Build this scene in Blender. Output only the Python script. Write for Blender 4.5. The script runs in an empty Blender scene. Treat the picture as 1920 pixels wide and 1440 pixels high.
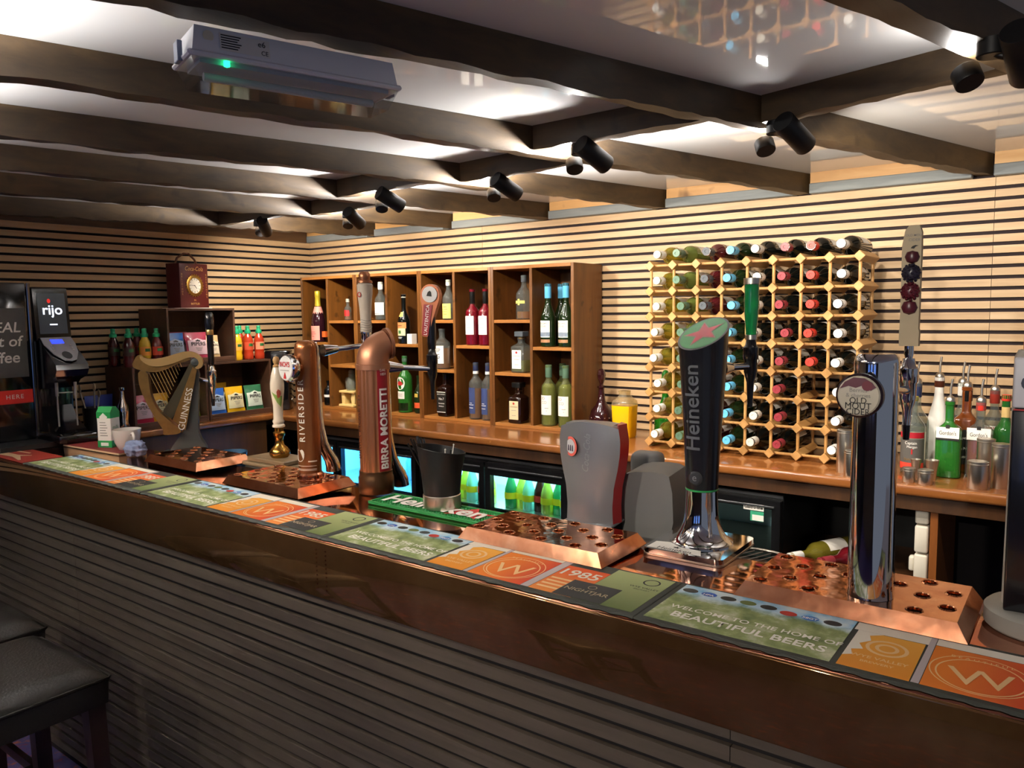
import bpy, bmesh, math, random
from mathutils import Vector, Matrix
random.seed(7)
PI = math.pi
scene = bpy.context.scene
COL = scene.collection

# ---------------------------------------------------------------- camera, world, exposure
FPX = 1445.0
yaw, pitch, roll = math.radians(36.7244), math.radians(5.4104), math.radians(-.7529)
_f = Vector((-math.sin(yaw)*math.cos(pitch), math.cos(yaw)*math.cos(pitch), -math.sin(pitch)))
_r0 = Vector((math.cos(yaw), math.sin(yaw), 0)); _u0 = _r0.cross(_f)
_r = _r0*math.cos(roll)+_u0*math.sin(roll); _u = -_r0*math.sin(roll)+_u0*math.cos(roll)
cd = bpy.data.cameras.new('camera'); cam = bpy.data.objects.new('camera', cd); COL.objects.link(cam)
cd.sensor_fit = 'HORIZONTAL'; cd.sensor_width = 36.0; cd.lens = FPX/1920*36.0; cd.clip_start = .02
m = Matrix.Identity(4)
for i in range(3):
    m[i][0] = _r[i]; m[i][1] = _u[i]; m[i][2] = -_f[i]
m[0][3], m[1][3], m[2][3] = 4.1126, -3.3158, 1.68
cam.matrix_world = m
scene.camera = cam
w = bpy.data.worlds.new('world'); scene.world = w; w.use_nodes = True
w.node_tree.nodes['Background'].inputs[0].default_value = (.55, .62, .80, 1)
w.node_tree.nodes['Background'].inputs[1].default_value = .18
vs = scene.view_settings
vs.view_transform = 'Standard'; vs.look = 'None'; vs.gamma = 1; vs.use_curve_mapping = False
vs.exposure = 0.35
SPOT_W = 30.0        # wall spotlights
FILL_BAR_W = 30.0        # fill spotlights added out of view over the customer side, turned to the bar top
FILL_UP = 1.6  # ceiling wash factor of the added customer-side fittings
FILL_FLOOR_W = 48.0  # fill spotlights added out of view, aimed down at the carpet
UP_W = 46.0          # upward heads of the twin fittings, washing the ceiling

# ---------------------------------------------------------------- materials
def lin(c):
    c = c.lstrip('#')
    o = []
    for i in (0, 2, 4):
        v = int(c[i:i+2], 16)/255
        o.append(v/12.92 if v <= .04045 else ((v+.055)/1.055)**2.4)
    return (o[0], o[1], o[2], 1)
MATS = {}
class NB:
    def __init__(s, name):
        s.m = bpy.data.materials.new(name); s.m.use_nodes = True
        s.nt = s.m.node_tree; s.b = s.nt.nodes['Principled BSDF']; s.out = s.nt.nodes['Material Output']
    def n(s, t, **kw):
        nd = s.nt.nodes.new(t)
        for k, v in kw.items():
            if k.startswith('i_'):
                nd.inputs[k[2:].replace('_', ' ')].default_value = v
            else: setattr(nd, k, v)
        return nd
    def l(s, a, b): s.nt.links.new(a, b)
    def coords(s, scale=(1, 1, 1), rnd=True):
        tc = s.n('ShaderNodeTexCoord'); mp = s.n('ShaderNodeMapping'); mp.inputs['Scale'].default_value = scale
        s.l(tc.outputs['Object'], mp.inputs['Vector'])
        if rnd:
            oi = s.n('ShaderNodeObjectInfo'); mu = s.n('ShaderNodeMath', operation='MULTIPLY'); mu.inputs[1].default_value = 37.0
            s.l(oi.outputs['Random'], mu.inputs[0])
            cx = s.n('ShaderNodeCombineXYZ'); s.l(mu.outputs[0], cx.inputs[0]); s.l(mu.outputs[0], cx.inputs[1]); s.l(mu.outputs[0], cx.inputs[2])
            s.l(cx.outputs[0], mp.inputs['Location'])
        return mp.outputs['Vector']
    def ramp(s, fac, stops):
        r = s.n('ShaderNodeValToRGB'); e = r.color_ramp.elements
        while len(e) < len(stops): e.new(.5)
        for el, (p, c) in zip(e, stops): el.position = p; el.color = lin(c) if isinstance(c, str) else c
        s.l(fac, r.inputs['Fac']); return r.outputs['Color']
    def noise(s, vec, scale=5, detail=4, rough=.6, dist=0):
        nn = s.n('ShaderNodeTexNoise'); nn.inputs['Scale'].default_value = scale; nn.inputs['Detail'].default_value = detail
        nn.inputs['Roughness'].default_value = rough; nn.inputs['Distortion'].default_value = dist
        s.l(vec, nn.inputs['Vector']); return nn.outputs['Fac']
    def bump(s, h, strength=.3, dist=.01):
        bp = s.n('ShaderNodeBump'); bp.inputs['Strength'].default_value = strength; bp.inputs['Distance'].default_value = dist
        s.l(h, bp.inputs['Height']); s.l(bp.outputs['Normal'], s.b.inputs['Normal'])
def pmat(name, col, rough=.5, metal=0, var=0, vscale=6, bump=0, bscale=80, coat=0, emit=None, es=0, spec=.5, trans=0, ior=1.45):
    if name in MATS: return MATS[name]
    s = NB(name); c = lin(col)
    s.b.inputs['Base Color'].default_value = c; s.b.inputs['Roughness'].default_value = rough; s.b.inputs['Metallic'].default_value = metal
    s.b.inputs['Specular IOR Level'].default_value = spec; s.b.inputs['Coat Weight'].default_value = coat; s.b.inputs['Coat Roughness'].default_value = .08
    s.b.inputs['Transmission Weight'].default_value = trans; s.b.inputs['IOR'].default_value = ior
    if emit: s.b.inputs['Emission Color'].default_value = lin(emit); s.b.inputs['Emission Strength'].default_value = es
    if var:
        v = s.coords(); n = s.noise(v, vscale, 5)
        k0 = [max(0, x*(1-var)) for x in c[:3]]+[1]; k1 = [min(1, x*(1+var)) for x in c[:3]]+[1]
        s.l(s.ramp(n, [(.3, k0), (.7, k1)]), s.b.inputs['Base Color'])
    if bump:
        v = s.coords(); s.bump(s.noise(v, bscale, 3), bump, .004)
    MATS[name] = s.m; return s.m
def wood(name, c0, c1, c2, along='x', rough=.45, grain=60, stretch=.05, coat=0, bump=.15, knots=0, low=.3, high=.72):
    if name in MATS: return MATS[name]
    s = NB(name); sc = {'x': (stretch, 1, 1), 'y': (1, stretch, 1), 'z': (1, 1, stretch)}[along]
    v = s.coords(sc)
    n1 = s.noise(v, grain, 5, .62, .6); n2 = s.noise(v, grain*.18, 3, .5, 1.2)
    mx = s.n('ShaderNodeMath', operation='ADD'); s.l(n1, mx.inputs[0]); s.l(n2, mx.inputs[1])
    hf = s.n('ShaderNodeMath', operation='MULTIPLY'); hf.inputs[1].default_value = .5; s.l(mx.outputs[0], hf.inputs[0])
    colr = s.ramp(hf.outputs[0], [(low, c0), (.5, c1), (high, c2)])
    if knots:
        v2 = s.coords((1, 1, 1)); k = s.noise(v2, knots, 2, .5)
        rk = s.ramp(k, [(.64, (1, 1, 1, 1)), (.74, (.25, .2, .16, 1))])
        mm = s.n('ShaderNodeMix', data_type='RGBA', blend_type='MULTIPLY'); mm.inputs['Factor'].default_value = .8
        s.l(colr, mm.inputs['A']); s.l(rk, mm.inputs['B']); colr = mm.outputs['Result']
    s.l(colr, s.b.inputs['Base Color']); s.b.inputs['Roughness'].default_value = rough; s.b.inputs['Coat Weight'].default_value = coat
    s.b.inputs['Coat Roughness'].default_value = .12
    if bump: s.bump(n1, bump, .003)
    MATS[name] = s.m; return s.m
def tglass(name, tint, rough=.03, dens=1.0, body=0.0, spec=.9):
    """thin clear or tinted glass: tinted see-through sheet with fresnel reflection; body = share of scattering"""
    if name in MATS: return MATS[name]
    s = NB(name); nt = s.nt
    tr = s.n('ShaderNodeBsdfTransparent'); tr.inputs[0].default_value = lin(tint)
    gl = s.n('ShaderNodeBsdfGlossy'); gl.inputs['Roughness'].default_value = rough
    gl.inputs['Color'].default_value = (1, 1, 1, 1)
    fr = s.n('ShaderNodeFresnel'); ge = s.n('ShaderNodeNewGeometry'); io = s.n('ShaderNodeMath', operation='MULTIPLY_ADD'); io.inputs[1].default_value = 1/1.5-1.5; io.inputs[2].default_value = 1.5
    s.l(ge.outputs['Backfacing'], io.inputs[0]); s.l(io.outputs[0], fr.inputs['IOR'])   # same reflectance from either side of the thin sheet
    mx = s.n('ShaderNodeMixShader')
    base = tr.outputs[0]
    if body:
        s.b.inputs['Base Color'].default_value = lin(tint); s.b.inputs['Roughness'].default_value = .15
        mb = s.n('ShaderNodeMixShader'); mb.inputs[0].default_value = body; s.l(tr.outputs[0], mb.inputs[1]); s.l(s.b.outputs[0], mb.inputs[2]); base = mb.outputs[0]
    s.l(fr.outputs[0], mx.inputs[0]); s.l(base, mx.inputs[1]); s.l(gl.outputs[0], mx.inputs[2]); s.l(mx.outputs[0], s.out.inputs['Surface'])
    MATS[name] = s.m; return s.m

# ---------------------------------------------------------------- mesh helpers
def mesh_from(verts, faces, smooth=None, name='m'):
    me = bpy.data.meshes.new(name); me.from_pydata([tuple(v) for v in verts], [], faces); me.update()
    if smooth is not None:
        bm = bmesh.new(); bm.from_mesh(me); bmesh.ops.recalc_face_normals(bm, faces=bm.faces); bm.to_mesh(me); bm.free()
        me.polygons.foreach_set('use_smooth', [True]*len(me.polygons)); me.set_sharp_from_angle(angle=math.radians(smooth))
    return me
_bc = {}
def box(x0, x1, y0, y1, z0, z1, bev=0, seg=1):
    key = tuple(round(q, 5) for q in (x0, x1, y0, y1, z0, z1, bev, seg))
    if key in _bc: return _bc[key]
    bm = bmesh.new(); bmesh.ops.create_cube(bm, size=1)
    for v in bm.verts:
        v.co = Vector((x0+(v.co.x+.5)*(x1-x0), y0+(v.co.y+.5)*(y1-y0), z0+(v.co.z+.5)*(z1-z0)))
    if bev: bmesh.ops.bevel(bm, geom=list(bm.edges), offset=bev, segments=seg, affect='EDGES', profile=.5, clamp_overlap=True)
    me = bpy.data.meshes.new('box'); bm.to_mesh(me); bm.free()
    if bev and seg > 1:
        me.polygons.foreach_set('use_smooth', [True]*len(me.polygons)); me.set_sharp_from_angle(angle=math.radians(50))
    _bc[key] = me; return me
def lathe(prof, seg=24, sq=None, sx=1, sy=1, ang=40, cap=True):
    """profile [(r, z)] spun round z; sq: superellipse exponent for squarish sections"""
    V = []; F = []; n = len(prof)
    for r, z in prof:
        for i in range(seg):
            a = 2*PI*i/seg+PI/seg; c, s_ = math.cos(a), math.sin(a)
            k = 1.0
            if sq: k = 1.0/((abs(c)**sq+abs(s_)**sq)**(1.0/sq))
            V.append((r*k*c*sx, r*k*s_*sy, z))
    for j in range(n-1):
        for i in range(seg):
            a = j*seg+i; b = j*seg+(i+1) % seg
            F.append((a, b, b+seg, a+seg))
    if cap and prof[0][0] > 1e-6: F.append(tuple(reversed(range(seg))))
    if cap and prof[-1][0] > 1e-6: F.append(tuple(range((n-1)*seg, n*seg)))
    return mesh_from(V, F, ang)
def tube(pts, r, seg=10, cap=True, ang=60):
    pts = [Vector(p) for p in pts]; V = []; F = []; n = len(pts)
    rr = r if isinstance(r, (list, tuple)) else [r]*n
    prev = None
    for i, p in enumerate(pts):
        d = (pts[min(i+1, n-1)]-pts[max(i-1, 0)]).normalized()
        if prev is None:
            a = Vector((0, 0, 1)) if abs(d.z) < .9 else Vector((1, 0, 0)); u = d.cross(a).normalized()
        else:
            u = (prev-d*prev.dot(d)).normalized()
        prev = u; w_ = d.cross(u)
        for k in range(seg):
            t = 2*PI*k/seg; V.append(p+(u*math.cos(t)+w_*math.sin(t))*rr[i])
    for j in range(n-1):
        for k in range(seg):
            a = j*seg+k; b = j*seg+(k+1) % seg; F.append((a, b, b+seg, a+seg))
    if cap: F.append(tuple(reversed(range(seg)))); F.append(tuple(range((n-1)*seg, n*seg)))
    return mesh_from(V, F, ang)
def prism(poly, t0, t1, plane='xz', ang=30):
    """closed 2-D outline extruded from t0 to t1 along the missing axis"""
    n = len(poly); V = []
    for t in (t0, t1):
        for a, b in poly: V.append({'xz': (a, t, b), 'xy': (a, b, t), 'yz': (t, a, b)}[plane])
    F = [tuple(range(n)), tuple(reversed(range(n, 2*n)))]
    for i in range(n): j = (i+1) % n; F.append((i, i+n, j+n, j))
    bm = bmesh.new(); me = bpy.data.meshes.new('prism'); me.from_pydata(V, [], F)
    bm.from_mesh(me); bmesh.ops.recalc_face_normals(bm, faces=bm.faces)
    bmesh.ops.triangulate(bm, faces=[f for f in bm.faces if len(f.verts) > 4]); bm.to_mesh(me); bm.free()
    me.polygons.foreach_set('use_smooth', [True]*len(me.polygons)); me.set_sharp_from_angle(angle=math.radians(ang))
    return me
def join(*ms):
    bm = bmesh.new()
    for x in ms: bm.from_mesh(x)
    me = bpy.data.meshes.new('j'); bm.to_mesh(me); bm.free(); return me
def xf(me, M_):
    me = me.copy(); me.transform(M_); return me
def T(x, y, z): return Matrix.Translation((x, y, z))
def RX(a): return Matrix.Rotation(a, 4, 'X')
def RY(a): return Matrix.Rotation(a, 4, 'Y')
def RZ(a): return Matrix.Rotation(a, 4, 'Z')
def disc(r, n=24, a0=0, a1=2*PI, rx=1, ry=1, cx=0, cy=0):
    return [(cx+r*rx*math.cos(a0+(a1-a0)*i/n), cy+r*ry*math.sin(a0+(a1-a0)*i/n)) for i in range(n if abs(a1-a0-2*PI) < 1e-6 else n+1)]
def ringpoly(r0, r1, n=28):
    V = []; F = []
    for i in range(n):
        a = 2*PI*i/n; V += [(r0*math.cos(a), r0*math.sin(a), 0), (r1*math.cos(a), r1*math.sin(a), 0)]
    for i in range(n):
        j = (i+1) % n; F.append((2*i, 2*i+1, 2*j+1, 2*j))
    return mesh_from(V, F)
def flat(poly):
    return mesh_from([(a, b, 0) for a, b in poly], [tuple(range(len(poly)))])

# ---------------------------------------------------------------- objects
def obj(name, me, mat=None, parent=None, loc=None, rot=None):
    o = bpy.data.objects.new(name, me); COL.objects.link(o)
    if mat is not None:
        if len(me.materials) == 0: me.materials.append(mat)
        elif me.materials[0] is not mat:
            o.material_slots[0].link = 'OBJECT'; o.material_slots[0].material = mat
    if parent is not None: o.parent = parent
    if loc is not None: o.location = loc
    if rot is not None: o.rotation_euler = rot
    return o
def tag(o, label, cat, group=None):
    o['label'] = label; o['category'] = cat
    if group: o['group'] = group
    return o
def thing(name, label, cat, loc=(0, 0, 0), rotz=0, group=None):
    o = bpy.data.objects.new(name, None); COL.objects.link(o); o.empty_display_size = .05
    o.location = loc; o.rotation_euler = (0, 0, rotz)
    return tag(o, label, cat, group)
def struct(name, me, mat, parent=None):
    o = obj(name, me, mat, parent)
    if parent is None: o['kind'] = 'structure'
    return o
def structe(name):
    o = bpy.data.objects.new(name, None); COL.objects.link(o); o['kind'] = 'structure'; return o
def textmesh(s, size, shear=0, bold=0, spacing=1.0, align='CENTER', res=3):
    c = bpy.data.curves.new('t', 'FONT'); c.body = s; c.size = size; c.shear = shear; c.offset = bold*size
    c.align_x = align; c.align_y = 'CENTER'; c.space_character = spacing; c.resolution_u = res
    o = bpy.data.objects.new('t', c); me = bpy.data.meshes.new_from_object(o)
    bpy.data.objects.remove(o); bpy.data.curves.remove(c)
    return me
def lettering(s, size, mat, parent, M_, shear=0, bold=0, spacing=1.0, sx=1.0, name='lettering', align='CENTER'):
    me = textmesh(s, size, shear, bold, spacing, align)
    me.transform(M_ @ Matrix.Diagonal((sx, 1, 1, 1))); me.materials.clear()
    return obj(name, me, mat, parent)
def letter_cyl(s, size, mat, parent, r, a0, z, vertical=False, shear=0, bold=0, spacing=1.0, sx=1.0, name='lettering', rz=None):
    """text wrapped on an upright cylinder; vertical: reading upwards. rz: optional function z -> radius"""
    me = textmesh(s, size, shear, bold, spacing)
    bm = bmesh.new(); bm.from_mesh(me); bmesh.ops.triangulate(bm, faces=bm.faces)
    for _ in range(3):
        lg = [e for e in bm.edges if abs(e.verts[0].co[1 if vertical else 0]-e.verts[1].co[1 if vertical else 0]) > r*.13]
        if not lg: break
        bmesh.ops.subdivide_edges(bm, edges=lg, cuts=1); bmesh.ops.triangulate(bm, faces=bm.faces)
    bm.to_mesh(me); bm.free()
    for v in me.vertices:
        x, y = v.co.x*sx, v.co.y
        if vertical: x, y = -y, x
        zz = z+y; R_ = (rz(zz) if rz else r)+.0006
        a = a0+x/R_
        v.co = (R_*math.cos(a), R_*math.sin(a), zz)
    me.materials.clear()
    return obj(name, me, mat, parent)
def cylpatch(r, a0, da, z0, z1, n=10, off=.0004, rz=None, m=1):
    V = []; F = []
    for j in range(m+1):
        z = z0+(z1-z0)*j/m; R_ = (rz(z) if rz else r)+off
        for i in range(n+1):
            a = a0-da/2+da*i/n; V.append((R_*math.cos(a), R_*math.sin(a), z))
    for j in range(m):
        for i in range(n):
            a = j*(n+1)+i; F.append((a, a+1, a+n+2, a+n+1))
    return mesh_from(V, F, 60)
FRONT = -PI/2     # direction facing the customers (-y)
# plane matrices: UP_XY: lies on a horizontal top; FACE_Y: stands facing -y; FACE_X: stands facing +x
def on_top(x, y, z, a=0): return T(x, y, z) @ RZ(a)
def face_my(x, y, z): return T(x, y, z) @ RX(PI/2)
def face_px(x, y, z): return T(x, y, z) @ RZ(PI/2) @ RX(PI/2)

# ================================================================ THE ROOM
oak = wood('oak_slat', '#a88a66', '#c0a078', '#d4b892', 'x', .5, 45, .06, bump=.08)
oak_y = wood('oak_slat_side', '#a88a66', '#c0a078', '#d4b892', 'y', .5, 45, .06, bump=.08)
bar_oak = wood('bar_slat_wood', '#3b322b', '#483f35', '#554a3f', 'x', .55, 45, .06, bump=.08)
felt = pmat('black_felt', '#141012', .95)
felt_w = pmat('wall_felt', '#2c2325', .95)
beam_m = wood('stained_beam', '#2a2016', '#43331f', '#5a462a', 'y', .5, 30, .08, bump=.35, knots=9)
cross_m = wood('stained_cross_beam', '#2a2016', '#43331f', '#5a462a', 'x', .5, 30, .08, bump=.35, knots=9)
pine_m = wood('pine_plate', '#b0814a', '#c99a60', '#dab27c', 'x', .5, 25, .08, bump=.2, knots=8)
grey_m = wood('grey_painted_batten', '#5e6468', '#73797b', '#8b8f8c', 'x', .6, 40, .1, bump=.25)
white_m = pmat('white_plastic', '#e9e7e2', .4)
black_m = pmat('black_matte', '#0d0d0e', .45)
steel_m = pmat('brushed_steel', '#cfc9bd', .33, 1, var=.08, vscale=30)
chrome_m = pmat('chrome', '#dcdcdc', .06, 1)

def gloss_ceiling():
    s = NB('gloss_white_ceiling'); s.b.inputs['Base Color'].default_value = (.9, .895, .885, 1); s.b.inputs['Roughness'].default_value = .035
    s.b.inputs['Specular IOR Level'].default_value = .5; s.b.inputs['IOR'].default_value = 1.5
    return s.m
CEIL = gloss_ceiling()
def carpet():
    s = NB('patterned_carpet'); v = s.coords((1, 1, 1), False)
    n = s.noise(v, 7, 6, .7, 1.5); n2 = s.noise(v, 26, 4, .7)
    a = s.n('ShaderNodeMath', operation='ADD'); s.l(n, a.inputs[0]); s.l(n2, a.inputs[1])
    h = s.n('ShaderNodeMath', operation='MULTIPLY'); h.inputs[1].default_value = .5; s.l(a.outputs[0], h.inputs[0])
    s.l(s.ramp(h.outputs[0], [(.36, '#6a2015'), (.45, '#3a2a55'), (.53, '#30305c'), (.6, '#7c3a22'), (.7, '#a5613a')]), s.b.inputs['Base Color'])
    s.b.inputs['Roughness'].default_value = .95; s.bump(n2, .5, .004); return s.m
struct('floor', box(-.2, 5.6, -7.2, .2, -.05, 0), carpet())
struct('ceiling', box(-.1, 5.6, -7.2, .1, 2.222, 2.26), CEIL)

def slat_rows(ztop, n, k0=1):
    """(z0, z1) of each slat below the first gap at height ztop, 27 mm slats on a 40 mm pitch"""
    return [(ztop-.04*k+.0065, ztop-.04*(k-1)-.0065) for k in range(k0, n)]
wb = structe('wall_back')
obj('backing_board', box(-.03, 5.2, .011, .06, 0, 2.222), felt_w, wb)
rows = [(2.1065, 2.137)]+slat_rows(2.10, 29)
for x0, x1 in ((.0, 1.449), (1.4505, 3.824), (3.8255, 5.2)):
    me0 = box(x0, x1, -.0, .0115, -.0135, .0135)
    for z0, z1 in rows:
        if z1-z0 > .028: obj('slat', box(x0, x1, 0, .0115, z0, z1), oak, wb)
        else: obj('slat', me0, oak, wb, (0, 0, (z0+z1)/2))
wl = structe('wall_left')
obj('backing_board', box(-.06, -.0115, -7.2, .0, 0, 2.222), felt, wl)
for y0, y1 in ((-.852, -.0005), (-3.252, -.8535), (-5.652, -3.2535)):
    me0 = box(-.0115, 0, y0, y1, -.0135, .0135)
    for z0, z1 in rows:
        if z1-z0 > .028: obj('slat', box(-.0115, 0, y0, y1, z0, z1), oak_y, wl)
        else: obj('slat', me0, oak_y, wl, (0, 0, (z0+z1)/2))
# wall behind the customers with three windows: the evening sky outside
wf = struct('wall_front', join(box(-.2, 5.6, -7.3, -7.2, 0, .9), box(-.2, 5.6, -7.3, -7.2, 2.0, 2.222), box(-.2, .5, -7.3, -7.2, .9, 2.0),
            box(1.5, 2.0, -7.3, -7.2, .9, 2.0), box(3.0, 3.5, -7.3, -7.2, .9, 2.0), box(4.5, 5.6, -7.3, -7.2, .9, 2.0)), pmat('dark_plaster', '#4a3c33', .8))
sky_m = pmat('window_evening_sky', '#20304a', .2, emit='#6f9dff', es=.7)
for i, x in enumerate((.5, 2.0, 3.5)):
    wn = struct('window_%d' % (i+1), join(box(x, x+1, -7.28, -7.19, .9, .95), box(x, x+1, -7.28, -7.19, 1.95, 2.0), box(x, x+.05, -7.28, -7.19, .95, 1.95), box(x+.95, x+1, -7.28, -7.19, .95, 1.95), box(x+.48, x+.52, -7.28, -7.19, .95, 1.95)), white_m)
    for j in (0, 1): obj('pane', box(x+.05+j*.47, x+.48+j*.47, -7.25, -7.24, .95, 1.95), sky_m, wn)

# ---- timber plate and grey batten along the top of the back wall, in pieces between the beams
BEAMS = [  # right face x at the wall, slope dx/dy, front end y, thickness
    (4.445, .297, -4.6, .06), (3.815, .309, -4.6, .055), (3.178, .286, -4.6, .05), (2.545, .272, -4.6, .05),
    (1.905, .235, -4.6, .05), (1.262, .205, -4.6, .05), (.645, .245, -2.35, .05)]
edges = [5.2]+[b[0] for b in BEAMS]+[0.0]
tp = structe('trim_1'); tg = structe('trim_2')
for i in range(len(edges)-1):
    hi = edges[i]-(.0 if i == 0 else BEAMS[i-1][3]+.006); lo = edges[i+1]+.006
    if hi-lo < .05: continue
    obj('plank', box(lo, hi, -.03, .012, 2.178, 2.222), pine_m, tp)
    obj('batten', box(lo, hi, -.045, .012, 2.137, 2.178, .003), grey_m, tg)
struct('trim_3', box(-.011, .03, -4.4, -.05, 2.137, 2.222), wood('dark_plate', '#2c1c0f', '#4a321d', '#624526', 'y', .5, 30, .08))
tr = struct('trim_4', box(3.935, 4.02, -.05, 0, 1.105, 1.90, .003), wood('door_trim', '#6d4526', '#8a5a33', '#9c6a40', 'z', .45, 40, .06))
obj('cap_board', box(3.925, 4.03, -.06, 0, 1.90, 1.925, .002), pine_m, tr)

# ---- rough sawn ceiling beams
BNAMES = ['rough dark ceiling beam at the far right, nearest the camera', 'thick dark ceiling beam holding the white emergency light', 'dark ceiling beam behind the emergency light, third from the right',
          'dark ceiling beam fourth from the right', 'dark ceiling beam fifth from the right', 'dark ceiling beam sixth from the right, second from the far corner', 'short dark ceiling beam nearest the far corner']
def beam_mesh(P, Q, th, z0, z1, n, seed, amp=.008):
    """bar from P to Q (right face line), thickness to the left, both lower arrises hewn and uneven"""
    rnd = random.Random(seed); d = (Vector(Q)-Vector(P)); L = d.length; d.normalize(); s = Vector((-d.y, d.x, 0))
    if s.x > 0 and abs(d.y) > abs(d.x): s = -s
    def walk():
        v = 0; o = []
        for i in range(n+1): v = v*.62+rnd.uniform(-1, 1)*amp*.7; o.append(v)
        return o
    a, b = walk(), walk(); V = []; F = []
    for i in range(n+1):
        p = Vector(P)+d*(L*i/n)
        for (k, zz) in ((0, z1), (th, z1), (th-abs(b[i])*.6, z0+b[i]+.004), (abs(a[i])*.6, z0+a[i]+.004)):
            V.append((p.x+s.x*k, p.y+s.y*k, zz))
    for i in range(n):
        for k in range(4): F.append((i*4+k, i*4+(k+1) % 4, i*4+4+(k+1) % 4, i*4+4+k))
    F += [(0, 3, 2, 1), tuple(n*4+k for k in (0, 1, 2, 3))]
    return mesh_from(V, F, 35)
def bx(i, y): return BEAMS[i][0]+BEAMS[i][1]*y
for i, (x, sl, y1, th) in enumerate(BEAMS):
    ya = -.001 if i else -.0
    o = obj('ceiling_beam', beam_mesh((x+sl*y1, y1, 0), (x, -.002, 0), th, 2.140, 2.2215, 110, 10+i, .006), beam_m)
    tag(o, BNAMES[i], 'beam', 'ceiling beams')
# ---- short cross beams between them
CROSS = [(1, 0, -1.30, -1.44), (2, 1, -1.41, -1.43), (3, 2, -1.115, -1.17), (4, 3, -1.17, -1.20), (5, 4, -.86, -.90), (6, 5, -.93, -.96)]
CN = ['right-hand dark cross beam under the wine rack reflection', 'dark cross beam second from the right between ceiling beams', 'dark cross beam third from the right between ceiling beams',
      'dark cross beam fourth from the right between ceiling beams', 'dark cross beam fifth from the right between ceiling beams', 'dark cross beam nearest the far corner']
for k, (a, b, ya, yb) in enumerate(CROSS):
    P = (bx(a, ya)+.004, ya, 0); Q = (bx(b, yb)-BEAMS[b][3]-.004, yb, 0)
    o = obj('cross_beam', beam_mesh(P, Q, .046, 2.149, 2.2215, 16, 40+k, .004), cross_m)
    tag(o, CN[k], 'beam', 'cross beams')
# ---- spotlights under the cross beams
ORD = ['first', 'second', 'third', 'fourth', 'fifth', 'sixth', 'seventh']
def spotlight(k, x, y, aim, label, energy=None, upw=None, z0=2.150, cone=118):
    t = thing('spotlight', label, 'spotlight', (x, y, z0), 0, 'ceiling spotlights')
    obj('mounting_cup', lathe([(.024, -.03), (.026, -.028), (.026, 0), (0, 0)], 20), black_m, t)
    d = Vector(aim).normalized(); q = d.to_track_quat('Z', 'Y').to_matrix().to_4x4()
    c = Vector((.045, .0, -.035))
    head = lathe([(0, -.055), (.027, -.055), (.028, -.053), (.028, .052), (.0265, .055), (.0255, .05), (.0255, .0), (0, 0)], 24)
    obj('head', xf(head, T(*c) @ q), black_m, t)
    obj('swivel_arm', tube([(0, 0, -.02), (.012, 0, -.03), (.022, 0, -.034)], .007, 8), black_m, t)
    lens = obj('lamp_lens', xf(lathe([(0, .0), (.0245, .0), (.0245, .012), (.018, .02), (0, .022)], 18), T(*c) @ q), pmat('lamp_lens', '#fff0d8', .2, emit='#ffdfae', es=6), t)
    ld = bpy.data.lights.new('spot_lamp', 'SPOT'); ld.energy = energy or SPOT_W; ld.color = (1.0, .90, .76); ld.spot_size = math.radians(cone); ld.spot_blend = .75; ld.shadow_soft_size = .022
    lo = bpy.data.objects.new('spot_lamp', ld); COL.objects.link(lo); lo.parent = t
    lo.matrix_local = T(*(c+d*.058)) @ (-d).to_track_quat('Z', 'Y').to_matrix().to_4x4()
    # second, upward head of the twin fitting washing the white ceiling
    c2 = Vector((-.045, .04, -.042)); d2 = Vector((-.35, .35, .87)).normalized(); q2 = d2.to_track_quat('Z', 'Y').to_matrix().to_4x4()
    up = lathe([(0, -.024), (.024, -.024), (.025, -.022), (.025, .006), (.0235, .008), (.0225, .004), (.0225, -.006), (0, -.006)], 24)
    obj('upward_head', xf(up, T(*c2) @ q2), black_m, t)
    obj('lamp_lens', xf(lathe([(0, -.006), (.0215, -.006), (.0215, .004), (0, .007)], 18), T(*c2) @ q2), MATS['lamp_lens'], t)
    lu = bpy.data.lights.new('up_lamp', 'SPOT'); lu.energy = upw or UP_W; lu.color = (1.0, .97, .94); lu.spot_size = math.radians(178); lu.spot_blend = .15; lu.shadow_soft_size = .02
    lp = bpy.data.objects.new('up_lamp', lu); COL.objects.link(lp); lp.parent = t; lp.matrix_local = T(*(c2+d2*.012)) @ (Vector((-.1, .1, -1))).to_track_quat('Z', 'Y').to_matrix().to_4x4()
SP = [(3.955, -1.66), (3.455, -1.292), (2.93, -1.392), (2.405, -1.103), (1.885, -1.16), (1.335, -.85), (.75, -.918)]
for k, (x, y) in enumerate(SP):
    lab = 'black ceiling spotlight cut by the right edge of the picture' if k == 0 else 'black ceiling spotlight, %s from the right of the six in full view' % ORD[k-1]
    spotlight(k, x, y, (.28, .85, -.45) if 0 < k < 5 else (.1, .8, -.5) if k == 0 else (-.15, .85, -.45) if k == 5 else (-.55, .65, -.45), lab, SPOT_W*(.8, 1, 1, 1, 1.1, 1.3, 1.4)[k], UP_W*(.04, .2, .8, .9, 1, 1, 1)[k])

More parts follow.
